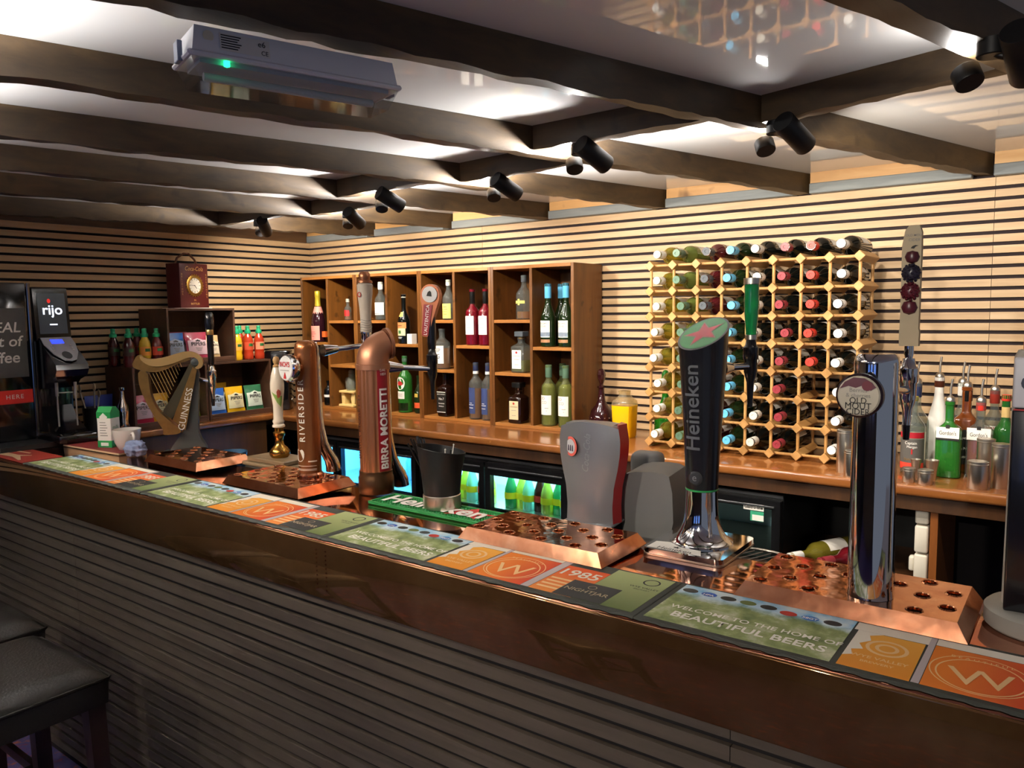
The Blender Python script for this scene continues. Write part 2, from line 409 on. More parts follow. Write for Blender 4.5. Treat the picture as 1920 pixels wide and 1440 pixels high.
# second row of cross beams and fittings, added unseen to light ceiling and bar
for k, (i, j, yy) in enumerate(((2, 1, -3.12), (3, 2, -3.02), (4, 3, -2.95), (5, 4, -2.9))):
    P = (bx(i, yy)+.004, yy, 0); Q = (bx(j, yy)-BEAMS[j][3]-.004, yy, 0)
    o = obj('cross_beam', beam_mesh(P, Q, .046, 2.149, 2.2215, 16, 60+k, .004), cross_m)
    tag(o, 'dark cross beam added over the bar stools to carry fill lamps, %s from the right' % ORD[k], 'beam', 'added cross beams over the customers')
    spotlight(k, (P[0]+Q[0])/2, yy+.023, (.12, .8, -.45), 'added fill spotlight out of view over the bar stools, %s from the right' % ORD[k], FILL_BAR_W, UP_W*FILL_UP, cone=62)
spotlight(0, bx(1, -4.3)-.03, -4.3, (-.1, .2, -1), 'added floor fill spotlight behind the camera', FILL_FLOOR_W, UP_W, 2.14)  # added unseen lamp, brightens the carpet
spotlight(0, bx(3, -4.1)-.03, -4.1, (.1, .2, -1), 'added floor fill spotlight behind the stools', FILL_FLOOR_W, UP_W*.6, 2.14)  # second added lamp on the carpet, for the copper fascia to mirror
spotlight(0, 3.62, -4.25, (.05, .93, -.34), 'added fill spotlight behind the camera, turned to the right end of the bar', FILL_BAR_W*2.8, UP_W*.5, 2.14, 60)  # added front fill for the taps at the right end, out of view
# ---- emergency light hung under the second beam
def emergency_light():
    a = math.atan(-.309)  # beam direction in plan
    t = thing('emergency_light', 'white bulkhead emergency light with clear cover and green indicator', 'emergency light', (2.985, -2.43, 2.132), a)
    body = pmat('light_grey_housing', '#eceef4', .45)
    # local: y along the beam, x across, z down from 0
    def trough(w0, w1, l0, l1, z0, z1):
        V = [(-w0, -l0, z0), (w0, -l0, z0), (w0, l0, z0), (-w0, l0, z0), (-w1, -l1, z1), (w1, -l1, z1), (w1, l1, z1), (-w1, l1, z1)]
        return mesh_from(V, [(0, 1, 2, 3), (7, 6, 5, 4), (0, 4, 5, 1), (1, 5, 6, 2), (2, 6, 7, 3), (3, 7, 4, 0)], 30)
    obj('housing', trough(.042, .048, .172, .178, 0, -.040), body, t)
    obj('rim', box(-.053, .053, -.186, .186, -.049, -.040, .003), body, t)
    obj('gear_tray', box(-.038, .038, -.165, .165, -.055, -.049), pmat('gear_tray_white', '#b9bcc4', .4), t)
    cv = obj('clear_cover', trough(.048, .036, .180, .165, -.0495, -.083), tglass('clear_cover_plastic', '#e9ecee', .06), t)
    obj('tube_lamp', tube([(0, -.15, -.066), (0, .15, -.066)], .007, 10), pmat('unlit_tube', '#d8d8d4', .3), t)
    obj('indicator', lathe([(0, -.006), (.005, -.004), (.005, .004), (0, .006)], 12), pmat('green_led', '#10c070', .3, emit='#20ff90', es=3.5), t, (.044, -.125, -.053))
    ld = bpy.data.lights.new('indicator_glow', 'POINT'); ld.energy = .0006; ld.color = (.1, 1, .5); ld.shadow_soft_size = .004
    lo = bpy.data.objects.new('indicator_glow', ld); COL.objects.link(lo); lo.parent = t; lo.location = (.04, -.125, -.062)
    for y in (-.1875, .1875):
        obj('end_clip', box(-.012, .012, y-.004, y+.004, -.05, -.018, .001), pmat('blue_grey_clip', '#8790a8', .4), t)
    obj('sticker', mesh_from([(.0432, -.135, -.006), (.0432, -.055, -.006), (.0475, -.055, -.034), (.0475, -.135, -.034)], [(0, 1, 2, 3)]), white_m, t).location.x = .0008
    ink = pmat('black_ink', '#141414', .6)
    for r_ in range(6):
        z = -.0085-.004*r_; x = .0434+(.0043/.028)*(-z-.006)+.0012
        obj('print_line', mesh_from([(x, -.133, z), (x, -.133+.032-.003*(r_ % 3), z), (x+.0003, -.133+.032-.003*(r_ % 3), z-.0018), (x+.0003, -.133, z-.0018)], [(0, 1, 2, 3)]), ink, t)
    obj('round_sticker', xf(flat(disc(.0085, 20)), face_px(.0452, -.152, -.015)), pmat('cream_sticker', '#e6dcc8', .5), t)
    lettering('e6', .013, ink, t, face_px(.0462, -.068, -.014), name='print_mark')
    lettering('CE', .010, ink, t, face_px(.0482, -.064, -.028), name='print_mark')
emergency_light()

# ================================================================ THE BAR
def copper(name, c0, c1, c2, rough, sc=9, bump=0, bsc=30, bd=.004, vr=.12, metal=1.0):
    s = NB(name); v = s.coords((1, 1, 1)); n = s.noise(v, sc, 6, .65, .4)
    s.l(s.ramp(n, [(.3, c0), (.5, c1), (.68, c2)]), s.b.inputs['Base Color']); s.b.inputs['Metallic'].default_value = 1
    n2 = s.noise(v, sc*2.3, 4); mr = s.n('ShaderNodeMapRange'); mr.inputs['To Min'].default_value = rough; mr.inputs['To Max'].default_value = rough+vr
    s.l(n2, mr.inputs['Value']); s.l(mr.outputs[0], s.b.inputs['Roughness']); s.b.inputs['Metallic'].default_value = metal
    if bump: s.bump(s.noise(v, bsc, 2, .5), bump, bd)
    return s.m
cop_top = copper('copper_top', '#b8745a', '#c98868', '#d89a7a', .03, vr=.07)
cop_fas = copper('copper_fascia', '#75502f', '#8c6540', '#a07a52', .025, 6, .0, 14, vr=.05, metal=.85)
cop_tray = copper('copper_tray_skirt', '#c07a5a', '#d4906c', '#e0a684', .12, 14, .2, 16)
cop_ham = copper('hammered_copper', '#b8744f', '#cf8c62', '#e0a47c', .04, 14, .22, 20, .006)
bar = thing('bar_counter', 'long bar counter with copper top and dark horizontal slatted front', 'bar counter')
obj('carcass', box(0.002, 5.2, -2.07, -1.78, .0, 1.085), black_m, bar)
obj('backing_board', box(0.002, 5.2, -2.095, -2.071, 0, .975), felt, bar)
obj('copper_top', box(0.002, 5.2, -2.107, -1.655, 1.086, 1.12, .004, 2), cop_top, bar)
obj('copper_fascia', box(0.002, 5.2, -2.116, -2.1075, .975, 1.119, .003, 2), cop_fas, bar)
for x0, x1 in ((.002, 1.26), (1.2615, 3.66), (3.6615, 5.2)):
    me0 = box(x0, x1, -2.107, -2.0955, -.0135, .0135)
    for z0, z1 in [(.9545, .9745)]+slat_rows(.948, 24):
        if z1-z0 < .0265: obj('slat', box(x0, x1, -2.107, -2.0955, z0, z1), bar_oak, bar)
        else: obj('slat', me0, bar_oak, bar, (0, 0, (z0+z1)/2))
riv = lathe([(0, 0), (.0022, .0004), (.0022, .0012), (0, .0016)], 8)
for x in (2.605, 2.64):
    for z in [1.0+.011*i for i in range(10)]: obj('rivet', xf(riv, RX(PI/2)), cop_top, bar, (x, -2.116, z))

# ================================================================ THE BACK COUNTER
top_m = wood('counter_wood', '#6e3f1c', '#865026', '#9a6433', 'x', .22, 22, .12, coat=.5, bump=.04)
dark_wood = wood('dark_panel_wood', '#2e1a0e', '#40260f', '#533218', 'z', .45, 30, .08)
bc = thing('back_counter', 'brown varnished wooden worktop along the back and left walls', 'counter')
def bull(poly_front, axis, a0, a1, z0, z1):
    return None
Lp = [(.0015, -.0015), (5.2, -.0015), (5.2, -.595), (.345, -.595), (.345, -1.62), (.0015, -1.62)]
me = prism(Lp, 1.068, 1.105, 'xy'); bm = bmesh.new(); bm.from_mesh(me)
bmesh.ops.dissolve_limit(bm, angle_limit=.01, verts=bm.verts, edges=bm.edges)
bmesh.ops.bevel(bm, geom=[e for e in bm.edges if abs(e.verts[0].co.z-e.verts[1].co.z) < 1e-5], offset=.010, segments=3, affect='EDGES', profile=.5)
bm.to_mesh(me); bm.free(); me.polygons.foreach_set('use_smooth', [True]*len(me.polygons)); me.set_sharp_from_angle(angle=math.radians(50))
obj('worktop', me, top_m, bc)
obj('back_panel', box(.36, 5.2, -.03, -.012, 0, 1.066), black_m, bc)
obj('wing_front', box(.30, .32, -1.6, -.62, 0, 1.066), dark_wood, bc)
obj('apron', box(.33, 5.2, -.575, -.56, 1.02, 1.066), dark_wood, bc)
for x in (.60, 1.50, 3.735):
    obj('upright', box(x, x+.022, -.56, -.04, 0, 1.019), wood('upright_wood', '#5a2f12', '#7a4419', '#8c5322', 'z', .4, 30, .08), bc)

# ================================================================ SHELF UNITS ON THE BACK COUNTER
shelf_m = wood('shelf_wood', '#40260c', '#623b14', '#7c4f1e', 'z', .4, 22, .12, bump=.12, knots=14)
shelf_e = wood('shelf_edge_wood', '#7a4c20', '#945f2a', '#ab7538', 'x', .4, 40, .1)
KZ = 1.105
UNITS = [(.232, .7165, 'LR', 'leftmost tall shelf unit of dark wood, champagne bottle in its top left'),
         (.7175, 1.2245, 'RL', 'second dark wood shelf unit from the left, holding the cream liqueur bottle'),
         (1.2255, 1.7145, 'RL', 'third dark wood shelf unit from the left, holding two red bottles'),
         (1.7155, 2.203, 'RL', 'rightmost dark wood shelf unit, blue capped bottles in its top right')]
SH = {}
for ui, (x0, x1, kind, lab) in enumerate(UNITS):
    t = thing('shelf_unit', lab, 'shelf unit', (x0, 0, KZ), 0, 'shelf units on the back counter')
    W = x1-x0; D0, D1 = -.27, -.012; H = .795; e = .016
    obj('side_panel', box(0, e, D0, D1, 0, H, .001), shelf_m, t); obj('side_panel', box(W-e, W, D0, D1, 0, H, .001), shelf_m, t)
    obj('top_board', box(e, W-e, D0, D1, H-e, H, .001), shelf_e, t); obj('bottom_board', box(e, W-e, D0, D1, 0, e, .001), shelf_e, t)
    obj('back_panel', box(e, W-e, D1-.006, D1, e, H-e), shelf_m, t)
    m_ = W/2; obj('divider', box(m_-.008, m_+.008, D0, D1-.006, e, H-e, .001), shelf_m, t)
    cols = ((e, m_-.008), (m_+.008, W-e))
    two, one = (cols[1], cols[0]) if kind == 'LR' else (cols[0], cols[1])
    for (a, b), zs in ((two, (.262, .524)), (one, (.393,))):
        for z in zs: obj('shelf', box(a, b, D0+.002, D1-.006, z-.008, z+.008, .001), shelf_e, t)
    if ui in (0, 1):
        obj('wall_hook', xf(lathe([(.006, -.001), (.008, 0), (.006, .001), (.006, -.001)], 16, cap=False), T(two[0]+.05, D1-.012, .74) @ RX(PI/2)), chrome_m, t)
Z_TOP, Z_HALF, Z_LOW, Z_BOT = KZ+.533, KZ+.402, KZ+.271, KZ+.017

# ================================================================ BOTTLES
def profile(h, r, rn, zs, zn, lip=True, n=7, foot=.004):
    p = [(0, 0), (r-foot, 0), (r, foot), (r, zs)]
    for i in range(1, n): t = i/n; p.append((rn+(r-rn)*(1+math.cos(PI*t))/2, zs+(zn-zs)*t))
    p.append((rn, zn))
    if lip: p += [(rn, h-.014), (rn+.002, h-.012), (rn+.002, h), (0, h)]
    else: p += [(rn, h), (0, h)]
    return p
_pc = {}
def cached(key, fn):
    if key not in _pc: _pc[key] = fn()
    return _pc[key]
def bottle(name, label, loc, h, r, rn, zs, zn, glass, liq=None, lev=.5, cap=None, labels=(), texts=(), sq=None, group=None, rot=0, seg=20, cat='bottle', pourer=False):
    t = thing(name, label, cat, loc, rot, group)
    ky = (h, r, rn, zs, zn, sq)
    obj('glass_body', cached(('g',)+ky, lambda: lathe(profile(h, r, rn, zs, zn), seg if not sq else 28, sq)), glass, t)
    if liq is not None:
        def lq():
            pr = [(0, .006), (r-.006, .006), (r-.004, .01)]; q = profile(h, r-.004, rn-.003, zs, zn, False)
            top = lev*h
            for (a, b) in q[3:]:
                if b < top: pr.append((a, b))
            rr = r-.004
            for (a, b), (c, d) in zip(q[2:], q[3:]):
                if b <= top <= d and d > b: rr = a+(c-a)*(top-b)/(d-b)
            pr += [(rr, top), (0, top)]
            return lathe(pr, seg if not sq else 28, sq)
        obj('liquid', cached(('l', lev)+ky, lq), liq, t)
    if cap:
        ch, cr, cm = cap
        obj('cap', cached(('c', h, ch, cr), lambda: lathe([(0, h-ch), (cr-.001, h-ch), (cr, h-ch+.002), (cr, h-.001), (cr-.002, h+.001), (0, h+.001)], 16)), cm, t)
    for lb in labels:
        z0, z1, a0, da, lm = lb[:5]
        if sq:
            obj('label', box(-da/2, da/2, -r-.0012, -r-.0004, z0, z1), lm, t)
        else:
            def rz(z):
                q = profile(h, r, rn, zs, zn)
                for (a, b), (c, d) in zip(q[2:], q[3:]):
                    if b <= z <= d and d > b: return a+(c-a)*(z-b)/(d-b)
                return r
            obj('label', cached(('lb', z0, z1, a0, da)+ky, lambda: cylpatch(r, FRONT+a0, da, z0, z1, 12, .0006, rz, 4)), lm, t)
    for tx in texts:
        s, size, z, tm = tx[:4]
        if s == '=':
            if sq: obj('print_line', box(-size/2, size/2, -r-.0016, -r-.0013, z-.0012, z+.0012), tm, t)
            else: obj('print_line', cylpatch(r, FRONT+(tx[4] if len(tx) > 4 else 0), size/r, z-.0012, z+.0012, 6, .0012), tm, t)
            continue
        a0 = tx[4] if len(tx) > 4 else 0; sx = tx[5] if len(tx) > 5 else 1
        if sq: lettering(s, size, tm, t, face_my(a0, -r-.0017, z), sx=sx)
        else: letter_cyl(s, size, tm, t, r+.0008, FRONT+a0, z, sx=sx)
    if pourer:
        obj('pourer', cached(('pour', h), lambda: join(lathe([(0, h-.008), (.0135, h-.008), (.015, h+.0), (.015, h+.006), (.012, h+.014), (.006, h+.018), (.0045, h+.02), (0, h+.02)], 16), tube([(0, 0, h+.015), (0, 0, h+.045), (.004, 0, h+.075)], .0038, 8))), steel_m, t)
    return t
G_clear = tglass('clear_glass', '#d3dad6', body=.07); G_dark = pmat('black_glass', '#0b0d0b', .06, coat=.3); G_brown = pmat('brown_glass', '#1c0d08', .06, coat=.3)
G_green = tglass('green_glass', '#3f9a3a', body=.35); G_greenD = pmat('dark_green_glass', '#16240f', .06, coat=.3); G_pale = tglass('pale_green_glass', '#c3cc8a', body=.12)
G_red = tglass('red_liquor_glass', '#8a1428', body=.4)
L_amber = tglass('amber_liquor', '#d98a2e', body=.45); L_red = tglass('red_liquor', '#7c1226', body=.6); L_white = tglass('white_wine', '#d6cf72', body=.35)
L_clear = tglass('clear_spirit', '#eef2f0', body=.05); L_pink = tglass('pink_gin', '#e2735a', body=.5)
paper = pmat('paper_white', '#eeeae2', .6); paper_b = pmat('paper_blue', '#2c3a66', .6); paper_y = pmat('paper_yellow', '#e6d56a', .6); paper_k = pmat('paper_black', '#15130f', .5)
ink = pmat('print_ink', '#1a1818', .6); ink_w = pmat('print_white', '#f2efe8', .5); ink_g = pmat('print_grey', '#8b8780', .6); ink_r = pmat('print_red', '#b02424', .5); ink_gold = pmat('print_gold', '#b98c3a', .4, .6)
foil_y = pmat('gold_foil', '#d8c23c', .3, .5); c_blue = pmat('sky_blue_cap', '#63b8e6', .35); c_green = pmat('green_grey_cap', '#53705c', .4); c_navy = pmat('navy_cap', '#2a3150', .4); c_white = pmat('white_cap', '#eceae6', .35)
c_red = pmat('red_cap', '#d13a2e', .35); c_dred = pmat('dusty_red_cap', '#8a3038', .35); c_grey = pmat('grey_cap', '#4c5258', .35); c_silver = pmat('silver_cap', '#d4d0c4', .35); c_black = pmat('black_cap', '#101010', .3)
pink_p = pmat('pink_paper', '#e79a8c', .5)
SY = -.222
# unit 1
b = bottle('champagne_bottle', 'champagne bottle with gold foil neck and pink label on top left shelf', (.33, SY, Z_HALF), .31, .044, .014, .12, .25, pmat('rose_black_glass', '#2a1018', .06, coat=.3), cap=None, labels=[(.012, .098, 0, 2.0, pink_p)], texts=[('=', .03, .062, ink_r), ('=', .04, .05, ink_r), ('=', .02, .035, ink_r)])
obj('foil', lathe([(.0195, .205), (.017, .24), (.0155, .27), (.017, .275), (.0175, .305), (.015, .311), (0, .311)], 16), foil_y, b)
obj('collar', lathe([(.0335, .172), (.0205, .215), (.0195, .212), (.0325, .17)], 16), pink_p, b)
obj('orange_tag', box(.044, .075, -.012, .012, .03, .065), pmat('orange_card', '#e2652a', .5), b)
bottle('liqueur_miniature', 'small bottle with red label behind the tall white tap handle', (.601, SY, Z_TOP), .125, .021, .009, .07, .09, G_clear, L_amber, .4, (.018, .011, c_silver), [(.025, .06, 0, 2.4, ink_r)])
bottle('dark_label_bottle', 'short dark bottle with slanted pale label at bottom left', (.405, SY, Z_BOT), .15, .03, .012, .09, .12, G_dark, labels=[(.05, .065, .2, 1.6, paper)])
# glass bird bottle in a pale wooden cradle
t = thing('wooden_cradle', 'pale wooden cradle stand holding a glass jug on the bottom shelf', 'stand', (.575, -.19, Z_BOT))
wd = wood('pale_cradle_wood', '#c9a860', '#dcc07e', '#e8d298', 'x', .5, 30, .1)
obj('base', box(-.065, .065, -.05, .05, 0, .014, .003), wd, t); obj('top_rail', box(-.065, .065, -.045, .045, .082, .096, .003), wd, t)
for sx in (-1, 1): obj('leg', prism([(sx*.055, .014), (sx*.03, .014), (sx*.025, .05), (sx*.035, .082), (sx*.06, .082)], -.03, .03), wd, t)
t = thing('glass_jug', 'small clear glass jug with handle resting in the wooden cradle', 'jug', (.575, -.19, Z_BOT+.0965))
gj = tglass('jug_glass', '#dfe4dc', body=.12)
obj('body', lathe([(0, 0), (.03, 0), (.036, .02), (.034, .05), (.022, .075), (.016, .085), (.022, .098), (.018, .098), (.012, .085), (.018, .07), (.03, .045), (.03, .008), (0, .006)], 24), gj, t)
obj('handle', tube([(-.022, 0, .075), (-.045, 0, .07), (-.05, 0, .045), (-.034, 0, .025)], .004, 8), gj, t)
obj('stopper', lathe([(0, .098), (.014, .1), (.018, .112), (.01, .122), (0, .124)], 16), gj, t)
# unit 2
bottle('gin_bottle', 'clear spirit bottle with large white label on the upper shelf', (.88, SY, Z_TOP), .215, .034, .013, .115, .16, G_clear, L_clear, .45, (.042, .0145, c_white), [(.03, .1, 0, 2.6, paper)], [('=', .03, .08, ink_g), ('=', .036, .068, ink_g), ('=', .04, .036, ink)])
bottle('sauce_bottle', 'dark bottle neck showing behind the copper tower', (.908, SY, Z_LOW), .2, .03, .012, .11, .15, G_brown, labels=[(.13, .16, 0, 2, paper)])
b = bottle('cream_liqueur_bottle', 'dark cream liqueur bottle with orange and cream round label', (1.06, SY, Z_HALF), .272, .035, .0125, .125, .19, G_dark, cap=(.018, .014, c_silver), labels=[(.085, .118, 0, 2.2, pmat('orange_label', '#dc8a50', .5)), (.045, .085, 0, 1.9, pmat('cream_label', '#e4dda8', .5)), (.15, .175, 0, 1.2, paper_y)], texts=[('=', .03, .10, ink), ('=', .03, .036, ink_w), ('=', .022, .03, ink_w)])
obj('leaf_mark', cylpatch(.0356, FRONT, .5, .056, .074, 6, .001), pmat('leaf_green', '#3c6a3a', .5), b)
tag(obj('match_carton', box(-.018, .018, -.02, .02, 0, .055, .001), paper), 'small white carton beside the cream liqueur bottle', 'carton').location = (1.13, -.235, Z_HALF)
b = bottle('vermouth_bottle', 'green vermouth bottle with round white label on the bottom shelf', (1.056, SY, Z_BOT), .315, .041, .0135, .19, .25, G_green, L_white, .25, (.032, .0155, c_green), [(.078, .12, 0, 1.3, paper), (.012, .055, 0, 2.2, G_greenD)], [('=', .03, .105, ink_g), ('=', .03, .095, ink_g)])
for rr, mm, k in ((.036, paper, 0), (.022, ink_r, 1)):
    me = flat(disc(rr, 28))
    for v in me.vertices:
        a = FRONT+v.co.x/.042*.85; v.co = (.0425*math.cos(a)*(1+.012*k), .0425*math.sin(a)*(1+.012*k), .165+v.co.y*(1 if not k else .55))
    obj('round_label', me, mm, b)
bottle('orange_band_bottle', 'dark slim bottle with orange band beside the green vermouth', (1.152, SY+.01, Z_BOT), .21, .027, .011, .1, .17, G_greenD, labels=[(.03, .06, 0, 2.6, pmat('orange_band', '#d8532a', .5)), (.09, .11, 0, .9, pmat('gold_seal', '#c9a84a', .4))])
# unit 3
bottle('rum_bottle', 'bottle with rounded yellow label on the upper shelf', (1.393, SY, Z_TOP), .21, .033, .0125, .11, .165, G_clear, L_clear, .3, (.03, .014, c_silver), [(.008, .085, 0, 2.0, paper_y)], [('=', .028, .068, ink), ('=', .032, .056, ink), ('=', .03, .044, ink), ('=', .026, .03, ink)])
bottle('whisky_bottle', 'amber whisky bottle with big white label and black capitals', (1.34, SY, Z_LOW), .215, .044, .016, .135, .17, G_clear, L_amber, .52, None, [(.03, .125, 0, 1.75, paper)], [('EEP', .028, .1, ink, .1, .8), ('G', .034, .068, ink, .2, .8)])
bottle('whisky_bottle', 'second white labelled whisky bottle half hidden by the divider', (1.422, SY+.06, Z_LOW), .215, .04, .016, .135, .17, G_clear, L_amber, .52, None, [(.03, .125, 0, 1.75, paper)])
b = bottle('bourbon_bottle', 'square dark bourbon bottle with black and white label', (1.36, SY, Z_BOT), .24, .037, .014, .15, .175, G_brown, cap=(.045, .016, c_black), labels=[(.02, .135, 0, .066, paper_k)], texts=[("JACK DANIEL'S", .0085, .12, ink_w), ('No.7', .018, .095, ink_w), ('TENNESSEE', .0085, .07, ink_w), ('WHISKEY', .009, .055, ink_w)], sq=5)
for z0, z1, x0, x1 in ((.13, .133, -.03, .03), (.023, .026, -.03, .03)): obj('label_border', box(x0, x1, -.0408, -.0404, z0, z1), ink_w, b)
for k, x in enumerate((1.556, 1.642)):
    bottle('red_liqueur_bottle', 'tall red liqueur bottle with white label, %s of the pair' % ('left' if k == 0 else 'right'), (x, SY, Z_HALF), .287, .037, .0135, .17, .21, G_red, L_red, .72, (.075, .0145, c_black), [(.055, .15, -.05, 1.7, paper)], [('=', .03, .138, ink, -.1), ('=', .034, .11, ink_g, -.1), ('=', .028, .1, ink_g, -.1), ('=', .03, .09, ink_g, -.1)], group='red liqueur bottles')
for k, (x, y) in enumerate(((1.57, SY), (1.652, SY), (1.595, -.10))):
    b = bottle('rum_blue_bottle', 'amber bottle with navy label and cap on the bottom shelf, %s' % ('left', 'right', 'rear')[k], (x, y, Z_BOT), .293, .037, .0135, .185, .23, G_clear, L_amber, .55, (.045, .0145, c_navy), [(.03, .165, -.25, 1.5, paper_b)] if k < 2 else [], [('=', .018, .085, ink_w, -.2), ('=', .036, .076, ink_w, -.2), ('=', .03, .06, ink_w, -.2)] if k < 2 else [], group='navy label bottles')
    obj('neck_band', lathe([(.0142, .235), (.0152, .236), (.0152, .249), (.0142, .25)], 16), c_white, b)
# unit 4
bottle('malt_bottle', 'round shouldered clear bottle with amber whisky and cream band', (1.885, SY, Z_TOP), .215, .04, .013, .12, .17, G_clear, L_amber, .18, (.032, .0145, c_grey), [(.078, .092, -.1, 1.6, paper_y), (.07, .1, -.1, .3, paper_y)])
def square_flask(loc, lab, gl, lq, lev, lm, capm):
    b = bottle('amaretto_bottle', lab, loc, .175, .042, .014, .125, .15, gl, lq, lev, None, [(.02, .112, 0, .055, lm)], [('DISARONNO', .0082, .083, ink), ('=', .03, .066, ink_g), ('=', .024, .04, ink_g)], sq=6)
    obj('square_cap', box(-.026, .026, -.026, .026, .177, .203, .003), capm, b); obj('cap_neck', lathe([(.014, .165), (.016, .167), (.016, .18), (0, .18)], 14), ink_gold, b)
    obj('seal', xf(flat(disc(.006, 16)), face_my(0, -.0439, .1)), ink_r, b)
square_flask((1.866, SY, Z_LOW), 'square clear liqueur flask with white label on the middle shelf', G_clear, L_white, .35, paper, c_grey)
square_flask((1.845, SY, Z_BOT), 'square dark brown liqueur flask with cream label on the bottom shelf', G_brown, None, 0, pmat('cream_paper', '#d8c49e', .6), c_black)
for k, (x, y) in enumerate(((2.026, -.22), (2.03, -.11), (2.128, -.22))):
    bottle('wine_bottle', 'dark wine bottle with sky blue cap in the top right shelf, %s' % ('left', 'behind the other two', 'right')[k], (x, y, Z_HALF), .30, .037, .0145, .13, .22, G_greenD, None, 0, (.068, .0165, c_blue), [(.045, .125, -.1, 1.75, paper), (.02, .035, -.1, 1.75, pmat('copper_paper', '#b98a66', .4, .4)), (.048, .07, -.1, 1.75, pmat('sea_print', '#8aa9cc', .6))] if k != 1 else [], [("TOOM'S", .012, .11, ink, -.1), ('COVE', .012, .097, ink, -.15)] if k != 1 else [], group='blue capped wine bottles')
for k, (x, y) in enumerate(((2.026, -.22), (2.035, -.11), (2.124, -.22))):
    bottle('white_wine_bottle', 'pale wine bottle with green cap in the bottom right shelf, %s' % ('left', 'behind the other two', 'right')[k], (x, y, Z_BOT), .295, .037, .0145, .185, .23, G_pale, L_white, .7, (.06, .0165, c_green), [(.055, .15, 0, 1.75, paper)] if k != 1 else [], [('IO', .02, .135, ink_g, -.25), ('CO', .02, .115, ink_g, -.1), ('=', .02, .088, ink_g, .25), ('=', .004, .075, ink_g, .25)] if k != 1 else [], group='green capped white wine bottles')

# ================================================================ WINE RACK
rk = thing('wine_rack', 'pale wooden lattice wine rack full of bottles on the back counter', 'wine rack', (2.652, -.40, 1.126))
rw = wood('rack_beech', '#a0743c', '#b98a50', '#c79c62', 'y', .45, 30, .1)
rwx = wood('rack_beech_x', '#a0743c', '#b98a50', '#c79c62', 'x', .45, 30, .1)
PXR, PZR = .1012, .1045
blk = xf(box(-.0145, .0145, 0, .235, -.0145, .0145, .0015), RY(PI/4)); hd = lathe([(.0055, 0), (.0055, PXR-.03)], 8); hd = xf(hd, T(.015, 0, 0) @ RY(PI/2)); vd = xf(lathe([(.0058, 0), (.0058, PZR-.03)], 8), T(0, 0, .015))
for i in range(9):
    for j in range(8):
        x, z = i*PXR, j*PZR
        obj('rail_block', blk, rw, rk, (x, 0, z))
        for y in (.02, .215):
            if i < 8: obj('cross_dowel', hd, rwx, rk, (x, y, z))
            if j < 7: obj('upright_dowel', vd, rw, rk, (x, y, z))
CAPS = [('white', c_white, tglass('pale_wine_glass', '#b9ac3e', body=.3)), ('green', c_green, tglass('green_wine_glass', '#8a9a4a', body=.4)), ('dark grey', c_grey, tglass('rose_wine_glass', '#5a1c22', body=.7)), ('sky blue', c_blue, G_greenD),
        ('silver', c_silver, G_dark), ('dusty red', c_dred, G_dark), ('bright red', c_red, G_dark), ('white', c_white, G_dark)]
wine_p = lathe(profile(.30, .0365, .0145, .17, .225), 20); cap_p = lathe([(0, .243), (.0155, .243), (.0165, .246), (.0165, .299), (.015, .302), (.006, .302), (.005, .3005), (0, .3005)], 18); lab_p = cylpatch(.0365, PI/2, 2.6, .05, .14, 12, .0006)
LIE = RX(PI/2)    # neck pointing to the customers (-y)
ROWN = ['top', 'second', 'third', 'fourth', 'fifth', 'sixth', 'seventh', 'bottom']
COLN = ['leftmost', 'second', 'third', 'fourth', 'fifth', 'sixth', 'seventh', 'rightmost']
wine_m, cap_m, lab_m = xf(wine_p, LIE), xf(cap_p, LIE), xf(lab_p, LIE)
for i in range(8):
    nm, cm, gm = CAPS[i]
    for j in range(8):
        if i == 6 and j >= 5: continue
        z = 1.126+(7-j)*PZR+.0365+.0055
        rnd = random.Random(i*31+j)
        t = thing('wine_bottle', 'wine bottle with %s cap, %s row and %s column of the rack' % (nm, ROWN[j], COLN[i]), 'bottle', (2.652+(i+.5)*PXR+rnd.uniform(-.006, .006), -.145+rnd.uniform(-.01, .012), z), rnd.uniform(-.03, .03), 'wine bottles in the rack')
        obj('glass_body', wine_m, gm, t); obj('cap', cap_m, cm, t); obj('label', lab_m, paper, t)

# ================================================================ DECANTERS, JUG, MEASURES, SPIRITS ON THE BACK COUNTER
def lat_thing(name, label, cat, loc, parts, rot=0, group=None):
    t = thing(name, label, cat, loc, rot, group)
    for nm, me, mt in parts: obj(nm, me, mt, t)
    return t
dk = pmat('dark_ruby_glass', '#2a0f12', .05, coat=.4)
t = lat_thing('decanter', 'dark ruby glass decanter with faceted stopper beside the shelf unit', 'decanter', (2.285, -.16, KZ), [
    ('body', lathe([(0, 0), (.05, 0), (.058, .01), (.06, .06), (.05, .10), (.03, .125), (.018, .15), (.014, .19), (.014, .205), (.02, .21), (.02, .216), (0, .216)], 24), dk),
    ('stopper', lathe([(0, .216), (.010, .216), (.009, .228), (.018, .25), (.021, .27), (.017, .29), (.008, .298), (0, .3)], 8, ang=10), dk)])
dot = lathe([(0, 0), (.003, .0005), (.002, .002), (0, .0028)], 6)
for z in (.03, .05, .07):
    for k in range(16):
        a = 2*PI*k/16+(.2 if z == .05 else 0)
        obj('hobnail', dot, chrome_m, t, (.0595*math.cos(a), .0595*math.sin(a), z), (0, PI/2, a))
yl = pmat('orange_juice', '#f2b40c', .25); jg = tglass('jug_clear', '#e6dfc4', body=.1)
lat_thing('juice_carafe', 'square glass carafe of bright yellow juice on the counter', 'carafe', (2.452, -.24, KZ), [
    ('glass', lathe([(.0497, .146), (.05, .15), (.047, .165), (.03, .18), (.022, .19), (.022, .205), (.024, .21), (0, .21)], 28, sq=5), jg),
    ('juice', lathe([(0, .0), (.04, .0), (.044, .006), (.0497, .145), (0, .145)], 28, sq=5), yl)])
